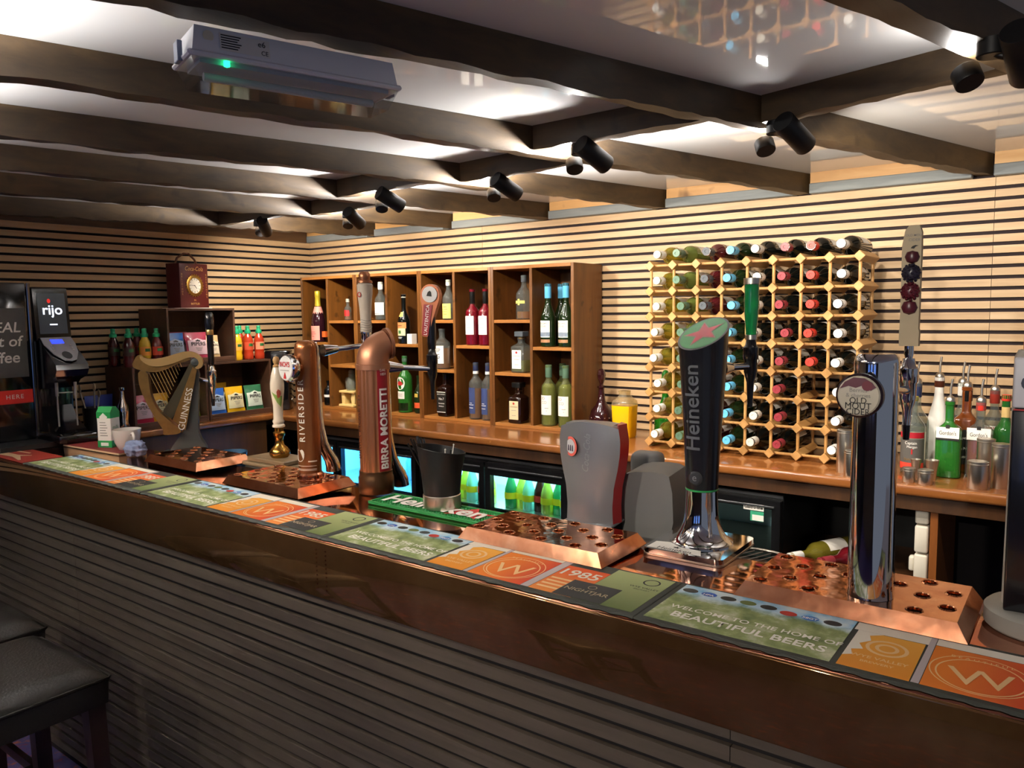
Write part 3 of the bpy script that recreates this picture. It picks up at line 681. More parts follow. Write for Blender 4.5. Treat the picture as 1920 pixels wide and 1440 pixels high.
gr = tglass('green_hobnail_glass', '#2f9a28', body=.35)
t = lat_thing('decanter', 'green hobnail glass decanter behind the left end of the wine rack', 'decanter', (2.585, -.10, KZ), [
    ('body', lathe([(0, 0), (.044, 0), (.05, .008), (.05, .09), (.044, .115), (.026, .145), (.016, .175), (.014, .215), (.019, .222), (0, .222)], 24), gr),
    ('stopper', lathe([(0, .222), (.010, .222), (.012, .235), (.019, .258), (.017, .285), (.009, .297), (0, .3)], 10), gr)])
for z in (.025, .05, .075):
    for k in range(14):
        a = 2*PI*k/14+(.22 if z == .05 else 0); obj('hobnail', dot, gr, t, (.0495*math.cos(a), .0495*math.sin(a), z), (0, PI/2, a))
def measure(label, x, y, h, r, jig=False):
    if jig: me = lathe([(0, 0), (r*.55, 0), (r*.6, h*.1), (r*.75, h*.5), (r, h), (r-.0015, h), (r*.7, h*.5), (r*.5, h*.12), (0, h*.1)], 24)
    else: me = lathe([(0, 0), (r-.001, 0), (r, .002), (r, h-.012), (r+.001, h-.011), (r+.001, h-.009), (r, h-.008), (r, h), (r-.0015, h), (r-.0015, .003), (0, .003)], 28)
    t = thing('spirit_measure', label, 'measure', (x, y, KZ), 0, 'steel spirit measures'); obj('cup', me, steel_m, t)
    if not jig: obj('rim_band', lathe([(r+.0002, h-.006), (r+.0012, h-.005), (r+.0012, h-.001), (r+.0002, h)], 28), steel_m, t)
measure('tall steel measure left of the round badge tap', 3.455, -.505, .150, .0255); measure('short steel measure standing before the tall one, left group', 3.492, -.56, .09, .0245)
measure('low steel measure, left of the two at the counter edge', 3.666, -.55, .048, .0195); measure('low steel measure, right of the two at the counter edge', 3.715, -.555, .048, .0225)
measure('small flared jigger behind the low left measure', 3.672, -.46, .062, .0165, True); measure('small flared jigger behind the low right measure', 3.722, -.47, .066, .021, True)
measure('tall steel measure in front of the pink gin bottle', 3.868, -.43, .145, .0255); measure('medium steel measure, nearest of the right hand three', 3.858, -.535, .088, .0285); measure('tall steel measure beside the tall column tap', 3.914, -.49, .142, .025)
spb = dict(pourer=True)
b = bottle('dark_rum_bottle', 'clear rum bottle with red and grey label right of the chrome tap', (3.648, -.385, KZ), .265, .037, .0125, .16, .21, G_clear, pmat('rum_dark_liquid', '#2a0c08', .1), .12, (.014, .014, foil_y), [(.125, .145, 0, 2.6, pmat('label_crimson', '#a31224', .5)), (.04, .122, 0, 2.6, pmat('label_grey', '#55524e', .5)), (.018, .04, 0, 2.6, pmat('label_red', '#d8402e', .5))], [('Captain', .014, .108, ink_w, 0, .9), ('Morgan', .012, .095, ink_w, .1, .9), ('Dark Rum', .010, .052, ink_gold)])
obj('figure_mark', cylpatch(.0376, FRONT+.1, .12, .07, .088, 3, .001), ink_r, b)
bottle('tall_spirit_bottle', 'tall clear bottle with cream label behind the rum', (3.636, -.255, KZ), .30, .042, .014, .16, .22, G_clear, L_clear, .3, (.05, .0155, c_navy), [(.03, .13, .2, 1.6, pmat('cream_label2', '#d8d4b8', .6))], pourer=True)
bottle('coconut_rum_bottle', 'opaque white bottle with brown neck and steel pourer', (3.692, -.155, KZ), .315, .037, .0145, .13, .27, white_m, None, 0, (.035, .0165, pmat('brown_cap', '#4a2212', .4)), pourer=True)
b = bottle('green_gin_bottle', 'square green gin bottle with white label and steel pourer', (3.757, -.385, KZ), .255, .0385, .0125, .155, .19, G_green, L_clear, .4, None, [(.135, .172, 0, .068, paper), (.128, .135, 0, .068, ink)], [("Gordon's", .0185, .152, ink, 0, .72)], sq=4.5, pourer=True)
obj('crest', box(-.006, .006, -.0402, -.0398, .168, .18), ink, b)
bottle('clear_vodka_bottle', 'clear bottle with white neck behind the green gin', (3.768, -.175, KZ), .30, .037, .0135, .17, .22, G_clear, L_clear, .5, (.045, .0155, c_white), pourer=True)
b = bottle('whiskey_bottle', 'square dark whiskey bottle with black label between two gin bottles', (3.792, -.262, KZ), .295, .035, .0145, .18, .21, tglass('whiskey_glass', '#7a3c10', body=.7), None, 0, (.05, .016, c_black), [(.03, .15, 0, .066, paper_k)], [('TENNESSEE', .009, .12, ink_w), ('Old No.7', .012, .085, ink_w), ('WHISKEY', .010, .055, ink_w)], sq=5, pourer=True)
b = bottle('pink_gin_bottle', 'pink gin bottle with white label and red lettering behind', (3.842, -.345, KZ), .255, .0385, .0125, .155, .19, G_clear, L_pink, .5, (.03, .0145, c_red), [(.13, .17, 0, .068, paper)], [("Gordon's", .0185, .147, ink, 0, .72)], sq=4.5, pourer=True)
obj('crest', box(-.006, .006, -.0402, -.0398, .164, .176), ink, b)
bottle('red_label_vodka', 'clear vodka bottle with red lettering, rear row right', (3.868, -.195, KZ), .28, .035, .0135, .17, .215, G_clear, L_clear, .4, (.045, .0155, pmat('brick_cap', '#8a2c20', .4)), [(.13, .16, .1, 1.8, paper)], [('SMIRNOFF', .017, .15, ink_r, .1, .8)], pourer=True)
bottle('irish_whiskey_bottle', 'green whiskey bottle with cream label at the right end', (3.908, -.285, KZ), .275, .033, .0125, .15, .2, tglass('bottle_green', '#3a8a3a', body=.4), L_amber, .3, (.02, .0145, c_red), [(.045, .115, 0, 2.0, pmat('jam_cream', '#e8dc9a', .6)), (.2, .235, 0, 2.4, pmat('neck_cream', '#d8b878', .5))], [('JAMESON', .014, .097, ink, 0, .8), ('=', .012, .06, ink_r)])

# ================================================================ LEFT COUNTER: CRATES, CLOCK, JUICE, CRISPS
crate_m = wood('crate_wood', '#2a170c', '#422614', '#553420', 'y', .55, 25, .1, bump=.2)
crate_in = wood('crate_back_wood', '#4a2f18', '#6a4724', '#7d5830', 'z', .55, 18, .08, bump=.15)
def crate(label, y0, y1, z0, z1, x1=.28):
    W, H = y1-y0, z1-z0; e = .012
    t = thing('wooden_crate', label, 'crate', (.004, y0, z0), 0, 'wooden display crates')
    for i in range(3): obj('back_slat', box(0, .008, e, W-e, e+i*(H-2*e)/3+.001, e+(i+1)*(H-2*e)/3-.001), crate_in, t)
    for yy in (0, W-e):
        obj('side_board', box(0, x1, yy, yy+e, 0, H, .001), crate_m, t)
    obj('bottom_board', box(.0, x1, e, W-e, 0, e, .001), crate_m, t); obj('top_board', box(.0, x1, e, W-e, H-e, H, .001), crate_m, t)
    obj('front_lip', box(x1-.012, x1, e, W-e, e, e+.018, .001), crate_m, t)
crate('lower left dark wooden crate behind the harp tap', -1.365, -.955, KZ, 1.42)
crate('lower right dark wooden crate holding blue, yellow and green packets', -.950, -.545, KZ, 1.42)
crate('upper dark wooden crate with the box clock on top', -1.17, -.77, 1.421, 1.716)
def packet_mesh(w, h, t, n=10, m=12, seed=0):
    rnd = random.Random(seed); V = []; F = []
    for side in (1, -1):
        for j in range(m+1):
            for i in range(n+1):
                u, v = i/n, j/m
                d = (math.sin(PI*u)**.6)*(math.sin(PI*min(1, max(0, (v-.07)/.86)))**.7 if .07 < v < .93 else 0)*t
                d *= 1+.18*math.sin(9*u+seed)*math.sin(7*v+seed*2)
                V.append((side*(d+.0008), (u-.5)*w*(1-.06*math.sin(PI*v)), v*h))
    k = (n+1)*(m+1)
    for s_ in (0, 1):
        for j in range(m):
            for i in range(n):
                a = s_*k+j*(n+1)+i; F.append((a, a+1, a+n+2, a+n+1))
    return mesh_from(V, F, 80)
def packet_front(w, h, t, u0, u1, v0, v1, seed=0, n=8, m=8, cut=0):
    V = []; F = []
    for j in range(m+1):
        for i in range(n+1):
            u, v = u0+(u1-u0)*i/n, v0+(v1-v0)*j/m
            if cut and j == m: v -= cut*abs(i/n-.5)*2
            d = (math.sin(PI*u)**.6)*(math.sin(PI*min(1, max(0, (v-.07)/.86)))**.7 if .07 < v < .93 else 0)*t
            d *= 1+.18*math.sin(9*u+seed)*math.sin(7*v+seed*2)
            V.append((d+.003, (u-.5)*w*(1-.06*math.sin(PI*v)), v*h))
    for j in range(m):
        for i in range(n):
            a = j*(n+1)+i; F.append((a, a+1, a+n+2, a+n+1))
    return mesh_from(V, F, 80)
def crisps(label, x, y, z, col, pale, w=.115, h=.155, lean=.18, turn=0, seed=0, text=True):
    t = thing('crisp_packet', label, 'crisp packet', (x, y, z), turn, 'crisp packets in the crates')
    foil = pmat('packet_'+col.strip('#'), col, .32, coat=.2); pm = pmat('packet_pale_'+pale.strip('#'), pale, .35)
    th = .02; L = RY(-lean)
    obj('bag', xf(packet_mesh(w, h, th, seed=seed), L), foil, t)
    p = obj('front_panel', xf(packet_front(w, h, th, .06, .94, .2, .78, seed, cut=.12), L), pm, t)
    if text:
        me = textmesh('PIPERS', w*.235, 0, .01)
        for v in me.vertices:
            yy, zz = v.co.x, v.co.y+h*.56
            u, vv = yy/w+.5, zz/h
            d = (math.sin(PI*u)**.6)*(math.sin(PI*(vv-.07)/.86)**.7)*th*(1+.18*math.sin(9*u+seed)*math.sin(7*vv+seed*2))
            v.co = L @ Vector((d+.0055, yy*.97, zz))
        me.materials.clear(); obj('lettering', me, ink, p)
        for k, (zz, ww) in enumerate(((.44, .34), (.39, .28), (.34, .2))):
            obj('print_line', xf(packet_front(w, h, th, .5-ww/2, .5+ww/2, zz-.008, zz+.008, seed, 4, 1), L @ T(.002, 0, 0)), ink_g, p)
        obj('hill_mark', xf(packet_front(w, h, th, .38, .62, .66, .73, seed, 4, 2, .05), L @ T(.002, 0, 0)), ink, p)
crisps('sky blue crisp packet on the left of the upper crate', .225, -1.093, 1.434, '#2f6fc2', '#b9cfe6', seed=1)
crisps('dark red crisp packet behind the two in the upper crate', .16, -1.03, 1.434, '#8a1f38', '#d8b8bc', h=.16, seed=2)
crisps('pink crisp packet at the centre of the upper crate', .225, -.965, 1.434, '#a83a52', '#e8c9d2', w=.13, seed=3)
crisps('cream crisp packet on the right of the upper crate', .20, -.86, 1.434, '#c9a878', '#ead9c0', w=.09, h=.135, seed=4)
crisps('crimson crisp packet in the lower left crate, behind the harp', .225, -1.29, 1.118, '#b02a48', '#e6cdd6', seed=5)
crisps('yellow crisp packet seen through the harp strings', .20, -1.185, 1.118, '#e0a81e', '#efe6b8', seed=6)
crisps('lime green crisp packet in the lower left crate', .225, -1.02, 1.118, '#a8bc20', '#e6e8c0', w=.1, seed=7)
crisps('blue crisp packet in the lower right crate', .24, -.875, 1.118, '#2a63bd', '#bcd2ec', seed=8)
crisps('golden crisp packet in the middle of the lower right crate', .235, -.752, 1.118, '#e8b41c', '#efe8bc', seed=9)
crisps('second golden crisp packet tucked behind the first', .15, -.81, 1.118, '#e8b41c', '#efe8bc', h=.175, lean=.05, seed=10)
crisps('dark green crisp packet on the right of the lower crate', .235, -.628, 1.118, '#2f6a48', '#d9e6d6', seed=11)
def juice(label, x, y, col, lab):
    t = thing('juice_bottle', label, 'juice bottle', (x, y, 1.421), 0, 'juice bottles with green caps')
    lq = pmat('juice_'+col.strip('#'), col, .12, coat=.4)
    p = [(0, 0), (.026, 0), (.029, .004), (.029, .03), (.026, .04), (.029, .052), (.029, .105), (.025, .125), (.016, .142), (.0135, .15), (0, .15)]
    obj('body', cached(('juice',), lambda: lathe(p, 20)), lq, t)
    obj('cap', cached(('jcap',), lambda: lathe([(0, .15), (.017, .15), (.018, .153), (.0175, .166), (.012, .17), (.010, .182), (.012, .185), (.010, .194), (0, .195)], 18)), pmat('green_sports_cap', '#1f9a6a', .4), t)
    obj('label', cached(('jlab',), lambda: cylpatch(.029, 0, 2.6, .056, .1, 12, .0006)), pmat('jl_'+lab.strip('#'), lab, .5), t)
    obj('oval_mark', cached(('joval',), lambda: cylpatch(.029, 0, .9, .076, .092, 8, .0012)), pmat('juice_oval_green', '#1f5a2a', .5), t)
JB = [(.08, -1.35, '#3a0f12', '#2a1a14'), (.11, -1.285, '#3a0f12', '#2a1a14'), (.21, -1.338, '#4a1216', '#3a1a18'), (.225, -1.262, '#c9a42c', '#e2923a'), (.14, -1.215, '#c9a42c', '#e2923a'), (.235, -1.203, '#5c1616', '#c8402a'), (.05, -1.21, '#5c1616', '#c8402a')]
JR = [(.225, -.725, '#d8a81e', '#e8a040'), (.12, -.70, '#d8a81e', '#e8a040'), (.215, -.645, '#a8341a', '#c0482c'), (.10, -.62, '#a8341a', '#c0482c'), (.225, -.578, '#a8341a', '#d88a6a')]
for k, (x, y, c, l) in enumerate(JB): juice('juice bottle left of the upper crate, %s: %s' % (ORD[k], ('dark berry', 'dark berry, rear', 'dark berry, front', 'yellow, front', 'yellow, rear', 'red, front', 'red, rear')[k]), x, y, c, l)
for k, (x, y, c, l) in enumerate(JR): juice('juice bottle right of the upper crate, %s' % ('yellow, front', 'yellow, rear', 'orange red, front left', 'orange red, rear', 'orange red, front right')[k], x, y, c, l)
# box clock
ck = thing('box_clock', 'dark red bottle-carrier clock with leather handle on top of the crate', 'clock', (.105, -.94, 1.717), .22)
cr = pmat('clock_red', '#4a1412', .45); brass = pmat('aged_brass', '#a8823e', .35, .9)
obj('case', box(-.045, .055, -.10, .10, 0, .245, .004, 2), cr, ck)
obj('handle', tube([(0, -.075, .243), (0, -.06, .275), (0, -.015, .30), (0, .02, .302), (0, .06, .272), (0, .075, .243)], [.006]*6, 8), pmat('leather_strap', '#5c3420', .6), ck)
obj('bezel', xf(lathe([(.043, 0), (.056, .001), (.058, .004), (.05, .008), (.043, .008), (.043, 0)], 36, cap=False), T(.055, 0, .125) @ RY(PI/2)), brass, ck)
tooth = box(-.002, .002, -.003, .003, 0, .004)
for k in range(24):
    a = 2*PI*k/24; obj('bezel_tooth', tooth, brass, ck, (.056, .0585*math.cos(a), .125+.0585*math.sin(a)), (a-PI/2, 0, 0))
dl = obj('dial', xf(lathe([(0, 0), (.044, 0), (.044, .002), (0, .002)], 32), T(.0545, 0, .125) @ RY(PI/2)), pmat('clock_dial', '#e6e0d2', .4), ck)
for k in range(12):
    a = 2*PI*k/12; obj('hour_mark', box(0, .0006, -.0012, .0012, -.005, .005), ink, dl, (.0566, .036*math.sin(a), .125+.036*math.cos(a)), (-a, 0, 0))
obj('hour_hand', box(.057, .0577, -.0015, .0015, -.004, .022), ink, dl, (0, 0, .125)).rotation_euler = (-2.42, 0, 0)
obj('minute_hand', box(.0578, .0584, -.001, .001, -.004, .033), ink, dl, (0, 0, .125)).rotation_euler = (1.52, 0, 0)
lettering('Coca-Cola', .034, pmat('clock_gold', '#c9a25c', .5), ck, face_px(.0556, 0, .216), shear=.3, sx=.86)
for s_, y in (('DELICIOUS', -.085), ('REFRESHING', .085)):
    for k, ch in enumerate(s_): lettering(ch, .013, MATS['clock_gold'], ck, face_px(.0556, y, .185-k*.0135), name='letter')
lettering('IN', .014, MATS['clock_gold'], ck, face_px(.0556, 0, .045)); lettering('BOTTLES', .015, MATS['clock_gold'], ck, face_px(.0556, 0, .025))
tag(obj('paper_sheet', box(-.06, .06, -.11, .11, 0, .003), paper), 'white paper sheet lying under the box clock', 'paper').location = (.2, -1.0, 1.7165)
# black card reader box in the corner
t = thing('coffee_grinder', 'tall black appliance with grey display in the far corner', 'appliance', (.19, -.42, KZ), .75)
obj('body', box(-.07, .07, -.075, .075, 0, .36, .012, 3), pmat('gloss_black', '#0b0b0d', .12, coat=.5), t)
obj('display', box(.0695, .0712, -.028, .028, .17, .30, .002), pmat('grey_display', '#596070', .25), t)
obj('display_top', box(.0712, .0718, -.028, .028, .245, .30), pmat('pale_display', '#aab4c0', .3), t)
obj('brand_strip', box(.0697, .071, -.024, .024, .055, .063), ink_w, t)

# ================================================================ COFFEE MACHINE AND THE LEFT END OF THE BAR
BZ = 1.1205
gb = pmat('gloss_black', '#0b0b0d', .12, coat=.5)
cm = thing('coffee_machine', 'tall glossy black bean coffee machine on the left end of the bar', 'coffee machine', (0, 0, BZ))
obj('cabinet', box(.05, .38, -2.085, -1.86, .02, .71, .006, 2), gb, cm)
obj('corner_strip', box(.372, .384, -1.859, -1.845, .03, .71, .003), pmat('chrome_dark', '#8a8076', .15, 1), cm)
obj('front_body', box(.06, .375, -1.844, -1.69, .05, .69, .006, 2), gb, cm)
pn = obj('poster_panel', box(.3803, .3815, -2.075, -1.872, .30, .60, .001), pmat('poster_grey', '#3a3836', .5, var=.2, vscale=14), cm)
chalk = pmat('chalk_white', '#dcd8d0', .6)
lettering('REAL', .062, chalk, pn, face_px(.382, -1.965, .515), shear=.15, bold=.012); lettering('t of', .064, chalk, pn, face_px(.382, -1.94, .455), shear=.15, bold=.012); lettering('coffee', .066, chalk, pn, face_px(.382, -1.985, .385), shear=.1, bold=.015)
rb = obj('red_banner', box(.3803, .382, -2.08, -1.862, .185, .245, .001), pmat('banner_red', '#c0221a', .45), cm)
lettering('HERE', .026, chalk, rb, face_px(.3825, -1.935, .215), bold=.01, spacing=1.25)
scr = [(.375, .455), (.405, .455), (.385, .685), (.355, .69)]
obj('screen_housing', prism(scr, -1.84, -1.695, 'xz'), gb, cm)
sn = obj('screen', mesh_from([(.4035, -1.825, .485), (.4035, -1.708, .485), (.3883, -1.708, .665), (.3883, -1.825, .665)], [(0, 1, 2, 3)]), pmat('screen_glass', '#2a2c2e', .15, emit='#303438', es=.35), cm); sn.location.x = .0012
SM = T(.3965, -1.766, .575) @ RY(-.085) @ RZ(PI/2) @ RX(PI/2) @ T(0, 0, .0025)
lettering('rijo', .062, pmat('screen_text', '#e8f0ff', .4, emit='#e8f0ff', es=1.0), sn, SM @ T(0, .015, 0), bold=.015); sn.children[0].location.x = -.0012
obj('bean_mark', mesh_from([SM @ Vector((x-.012, y+.056, .0005)) for x, y in disc(.007, 16, ry=1.4)], [tuple(range(16))]), pmat('red_bean', '#e0302a', .4, emit='#e0302a', es=.6), sn).location.x = -.0012
obj('screen_caption', mesh_from([SM @ Vector((x, y, .0005)) for x, y in ((-.016, -.052), (.016, -.052), (.016, -.046), (-.016, -.046))], [(0, 1, 2, 3)]), MATS['screen_text'], sn).location.x = -.0012
nose = [(.375, .462), (.41, .462), (.56, .352), (.565, .33), (.545, .30), (.48, .28), (.44, .25), (.40, .24), (.375, .24)]
obj('nose', prism(nose, -1.835, -1.70, 'xz'), gb, cm)
ctl = [(-.065, 0), (.062, 0), (.066, .05), (.05, .12), (.02, .165), (-.005, .172), (-.03, .16), (-.055, .11), (-.066, .05)]
CM_ = T(.412, -1.768, .466) @ RY(.633) @ RZ(-PI/2)
cp = obj('control_panel', xf(prism(ctl, 0, .004, 'xy'), CM_), pmat('panel_silver', '#a8a8ac', .35, .6), cm)
obj('lcd', xf(box(-.02, .03, .018, .045, .004, .0055), CM_), pmat('lcd_blue', '#1020c0', .3, emit='#2030ff', es=3), cp)
obj('logo_oval', xf(xf(flat(disc(.02, 20, ry=1.3)), T(.0, .13, .0048)), CM_), gb, cp)
for k in range(6): obj('button', xf(lathe([(0, 0), (.004, 0), (.004, .002), (0, .003)], 10), CM_ @ T(-.04+.08*(k % 2), .06+.018*(k//2), .004)), steel_m, cp)
for y, x in ((-1.80, .47), (-1.735, .50)):
    obj('spout', join(tube([(x, y, .27), (x, y, .21)], .007, 10), tube([(x, y, .21), (x, y, .075)], .004, 8)), pmat('spout_grey', '#9a958c', .3, .5), cm)
obj('spout_bar', tube([(.47, -1.80, .225), (.50, -1.735, .225)], .003, 6), MATS['spout_grey'], cm)
obj('drip_tray', box(.375, .60, -1.855, -1.695, .012, .048, .008, 2), gb, cm)
obj('tray_ramp', prism([(.376, .05), (.52, .05), (.42, .1), (.376, .16)], -1.83, -1.70, 'xz'), gb, cm)
obj('plinth', box(.08, .54, -2.06, -1.72, 0, .02), black_m, cm)
# red drip mat, board, carton, mug, cloth and bits
rm = thing('red_bar_mat', 'red bar mat with cream antler design at the left end of the bar', 'mat', (.56, -2.10, BZ))
obj('base', box(0, .285, 0, .15, 0, .004, .001), pmat('mat_red', '#8a2618', .7, var=.15), rm)
cream = pmat('mat_cream', '#d6c29a', .7)
for poly in ([(.0, .02), (.12, .03), (.22, .012), (.225, .02), (.13, .055), (.16, .085), (.15, .09), (.09, .062), (.0, .06)], [(.0, .09), (.1, .10), (.09, .112), (.0, .105)]):
    obj('print_shape', xf(flat(poly), T(0, 0, .0044)), cream, rm)
nt = thing('note_book', 'thin red and cream board lying under the milk carton', 'board', (.775, -1.755, BZ), .05)
obj('pages', box(-.22, .22, -.06, .06, 0, .006), cream, nt); obj('cover', box(-.22, .22, -.058, .06, .0062, .008), pmat('cover_red', '#7a2a2a', .5), nt)
mc = thing('milk_carton', 'small green and white milk carton beside the white cup', 'carton', (.805, -1.745, BZ+.0083), .45)
mg = pmat('carton_green', '#1f8a44', .45)
obj('body', box(-.033, .033, -.028, .028, 0, .15, .002), paper, mc)
obj('top_gable', prism([(-.028, .15), (.028, .15), (.01, .172), (-.012, .172)], -.033, .033, 'yz'), mg, mc)
obj('green_foot', box(-.0337, .0337, -.0287, .0287, .002, .03), mg, mc); obj('green_shoulder', box(-.0336, .0336, -.0286, .0286, .125, .151), mg, mc)
obj('white_tag', xf(flat([(-.02, 0), (.0, -.022), (.02, 0), (0, .018)]), face_my(0, -.0295, .13)), paper, mc)
obj('carton_label', box(-.018, .018, -.0293, -.0289, .008, .022), paper, mc)
lettering('milk', .022, mg, mc, face_px(.0338, 0, .085))
for k in range(6): obj('print_line', box(-.02, .016-.004*(k % 3), -.0285, -.0282, .05+.011*k, .053+.011*k), ink_g, mc)
mg_ = thing('white_cup', 'wide white ceramic cup with handle on the bar', 'cup', (.935, -1.735, BZ+.0083), -.15)
wc = pmat('ceramic_white', '#dcd6ce', .2, coat=.4)
obj('bowl', lathe([(0, 0), (.03, 0), (.034, .004), (.048, .033), (.056, .085), (.0545, .085), (.046, .034), (.03, .008), (0, .006)], 32), wc, mg_)
obj('handle', tube([(.051, 0, .068), (.072, 0, .074), (.085, 0, .06), (.082, 0, .041), (.064, 0, .03), (.046, 0, .034)], .006, 10), wc, mg_)
rnd = random.Random(3)
bm = bmesh.new(); bmesh.ops.create_icosphere(bm, subdivisions=4, radius=.04)
from mathutils import noise as mn
for v in bm.verts:
    d = v.co.normalized(); k = 1+.22*mn.noise(d*2.6+Vector((3, 1, 7)))+.16*(1-abs(mn.noise(d*5.2)))*math.copysign(1, mn.noise(d*3))
    v.co = Vector((d.x*.046*k, d.y*.036*k, max(0, d.z*.033*k+.026)))
me = bpy.data.meshes.new('cloth'); bm.to_mesh(me); bm.free(); me.polygons.foreach_set('use_smooth', [True]*len(me.polygons))
tag(obj('cleaning_cloth', me, pmat('blue_cloth', '#7c88a8', .85, var=.15, vscale=40, bump=.4, bscale=200)), 'crumpled grey blue cleaning cloth beside the harp tap', 'cloth').location = (1.06, -1.765, BZ)
t = thing('soda_siphon', 'small chrome bottle-shaped ornament standing left of the crates', 'ornament', (.29, -1.425, KZ))
obj('body', lathe([(0, 0), (.03, 0), (.033, .008), (.022, .05), (.027, .10), (.024, .13), (.012, .165), (.009, .205), (.013, .21), (.013, .225), (0, .228)], 22), chrome_m, t)
obj('base_ring', lathe([(0, 0), (.036, 0), (.036, .006), (0, .006)], 22), black_m, t)
t = thing('utensil_pot', 'black pot with steel spoons standing behind the milk carton', 'utensil pot', (.20, -1.525, KZ))
obj('pot', lathe([(0, 0), (.045, 0), (.05, .13), (.047, .13), (.042, .006), (0, .006)], 24), black_m, t)
for k, (dx, dy, h) in enumerate(((-.01, -.055, .21), (.02, .0, .215), (.0, .03, .18))):
    obj('spoon', join(tube([(dx*.2, dy*.2, .02), (dx, dy, h)], .004, 8), xf(lathe([(0, -.02), (.012, -.01), (.014, .005), (.008, .02), (0, .024)], 14, sy=.3), T(dx, dy, h+.012))), steel_m, t)
tag(obj('blue_bag', xf(packet_mesh(.14, .16, .03, seed=4), T(.12, -1.46, KZ+.02)), pmat('bag_blue', '#2a3a8a', .4)), 'dark blue plastic bag behind the chrome ornament', 'bag')

# ================================================================ BAR RUNNERS
def runner_photo():
    s = NB('runner_photo'); tc = s.n('ShaderNodeTexCoord'); v = tc.outputs['Object']
    n = s.noise(v, 16, 5, .6); sp = s.n('ShaderNodeSeparateXYZ'); s.l(v, sp.inputs[0])
    green = s.ramp(n, [(.3, '#4a5c2a'), (.5, '#8a9860'), (.7, '#d8d6bc')])
    sky = s.ramp(n, [(.35, '#6fb2dc'), (.6, '#cfe0e6')])
    a = s.n('ShaderNodeMath', operation='MULTIPLY_ADD'); s.l(sp.outputs['Y'], a.inputs[0]); a.inputs[1].default_value = 9.0; a.inputs[2].default_value = -.95
    b = s.n('ShaderNodeMath', operation='MULTIPLY_ADD'); s.l(n, b.inputs[0]); b.inputs[1].default_value = .9; s.l(a.outputs[0], b.inputs[2])
    f = s.ramp(b.outputs[0], [(.72, (0, 0, 0, 1)), (.98, (1, 1, 1, 1))])
    mx = s.n('ShaderNodeMix', data_type='RGBA'); s.l(f, mx.inputs['Factor']); s.l(green, mx.inputs['A']); s.l(sky, mx.inputs['B'])
    s.l(mx.outputs['Result'], s.b.inputs['Base Color']); s.b.inputs['Roughness'].default_value = .75; return s.m
PHOTO = runner_photo()
def grad(name, c0, c1, axis, k, o):
    s = NB(name); tc = s.n('ShaderNodeTexCoord'); sp = s.n('ShaderNodeSeparateXYZ'); s.l(tc.outputs['Object'], sp.inputs[0])
    a = s.n('ShaderNodeMath', operation='MULTIPLY_ADD'); s.l(sp.outputs[axis], a.inputs[0]); a.inputs[1].default_value = k; a.inputs[2].default_value = o
    s.l(s.ramp(a.outputs[0], [(0, c0), (1, c1)]), s.b.inputs['Base Color']); s.b.inputs['Roughness'].default_value = .75; return s.m
g_yel = grad('print_amber', '#d9861c', '#e9a63c', 'Y', 6, 0); g_org = grad('print_orange', '#e07a1e', '#c9371c', 'X', 8, -3.9); g_or2 = grad('print_orange_pale', '#e08a3c', '#d9531f', 'Y', 6, 0)
mat_rub = pmat('runner_rubber', '#33352f', .8); pale_i = pmat('print_pale', '#e6dfd0', .7); pale_o = pmat('print_peach', '#eac08a', .7); wood_i = pmat('print_lilac', '#b9aeb0', .7); k_i = pmat('print_black', '#1a1a18', .7); lime_i = grad('print_moss', '#4a5a24', '#a3ad76', 'Y', 5, 0)
RUNL, RUNW, H0 = .868, .212, .004
def ring_arc(r0, r1, cx, cy, z, n=28):
    return xf(ringpoly(r0, r1, n), T(cx, cy, z))
_rc = {}
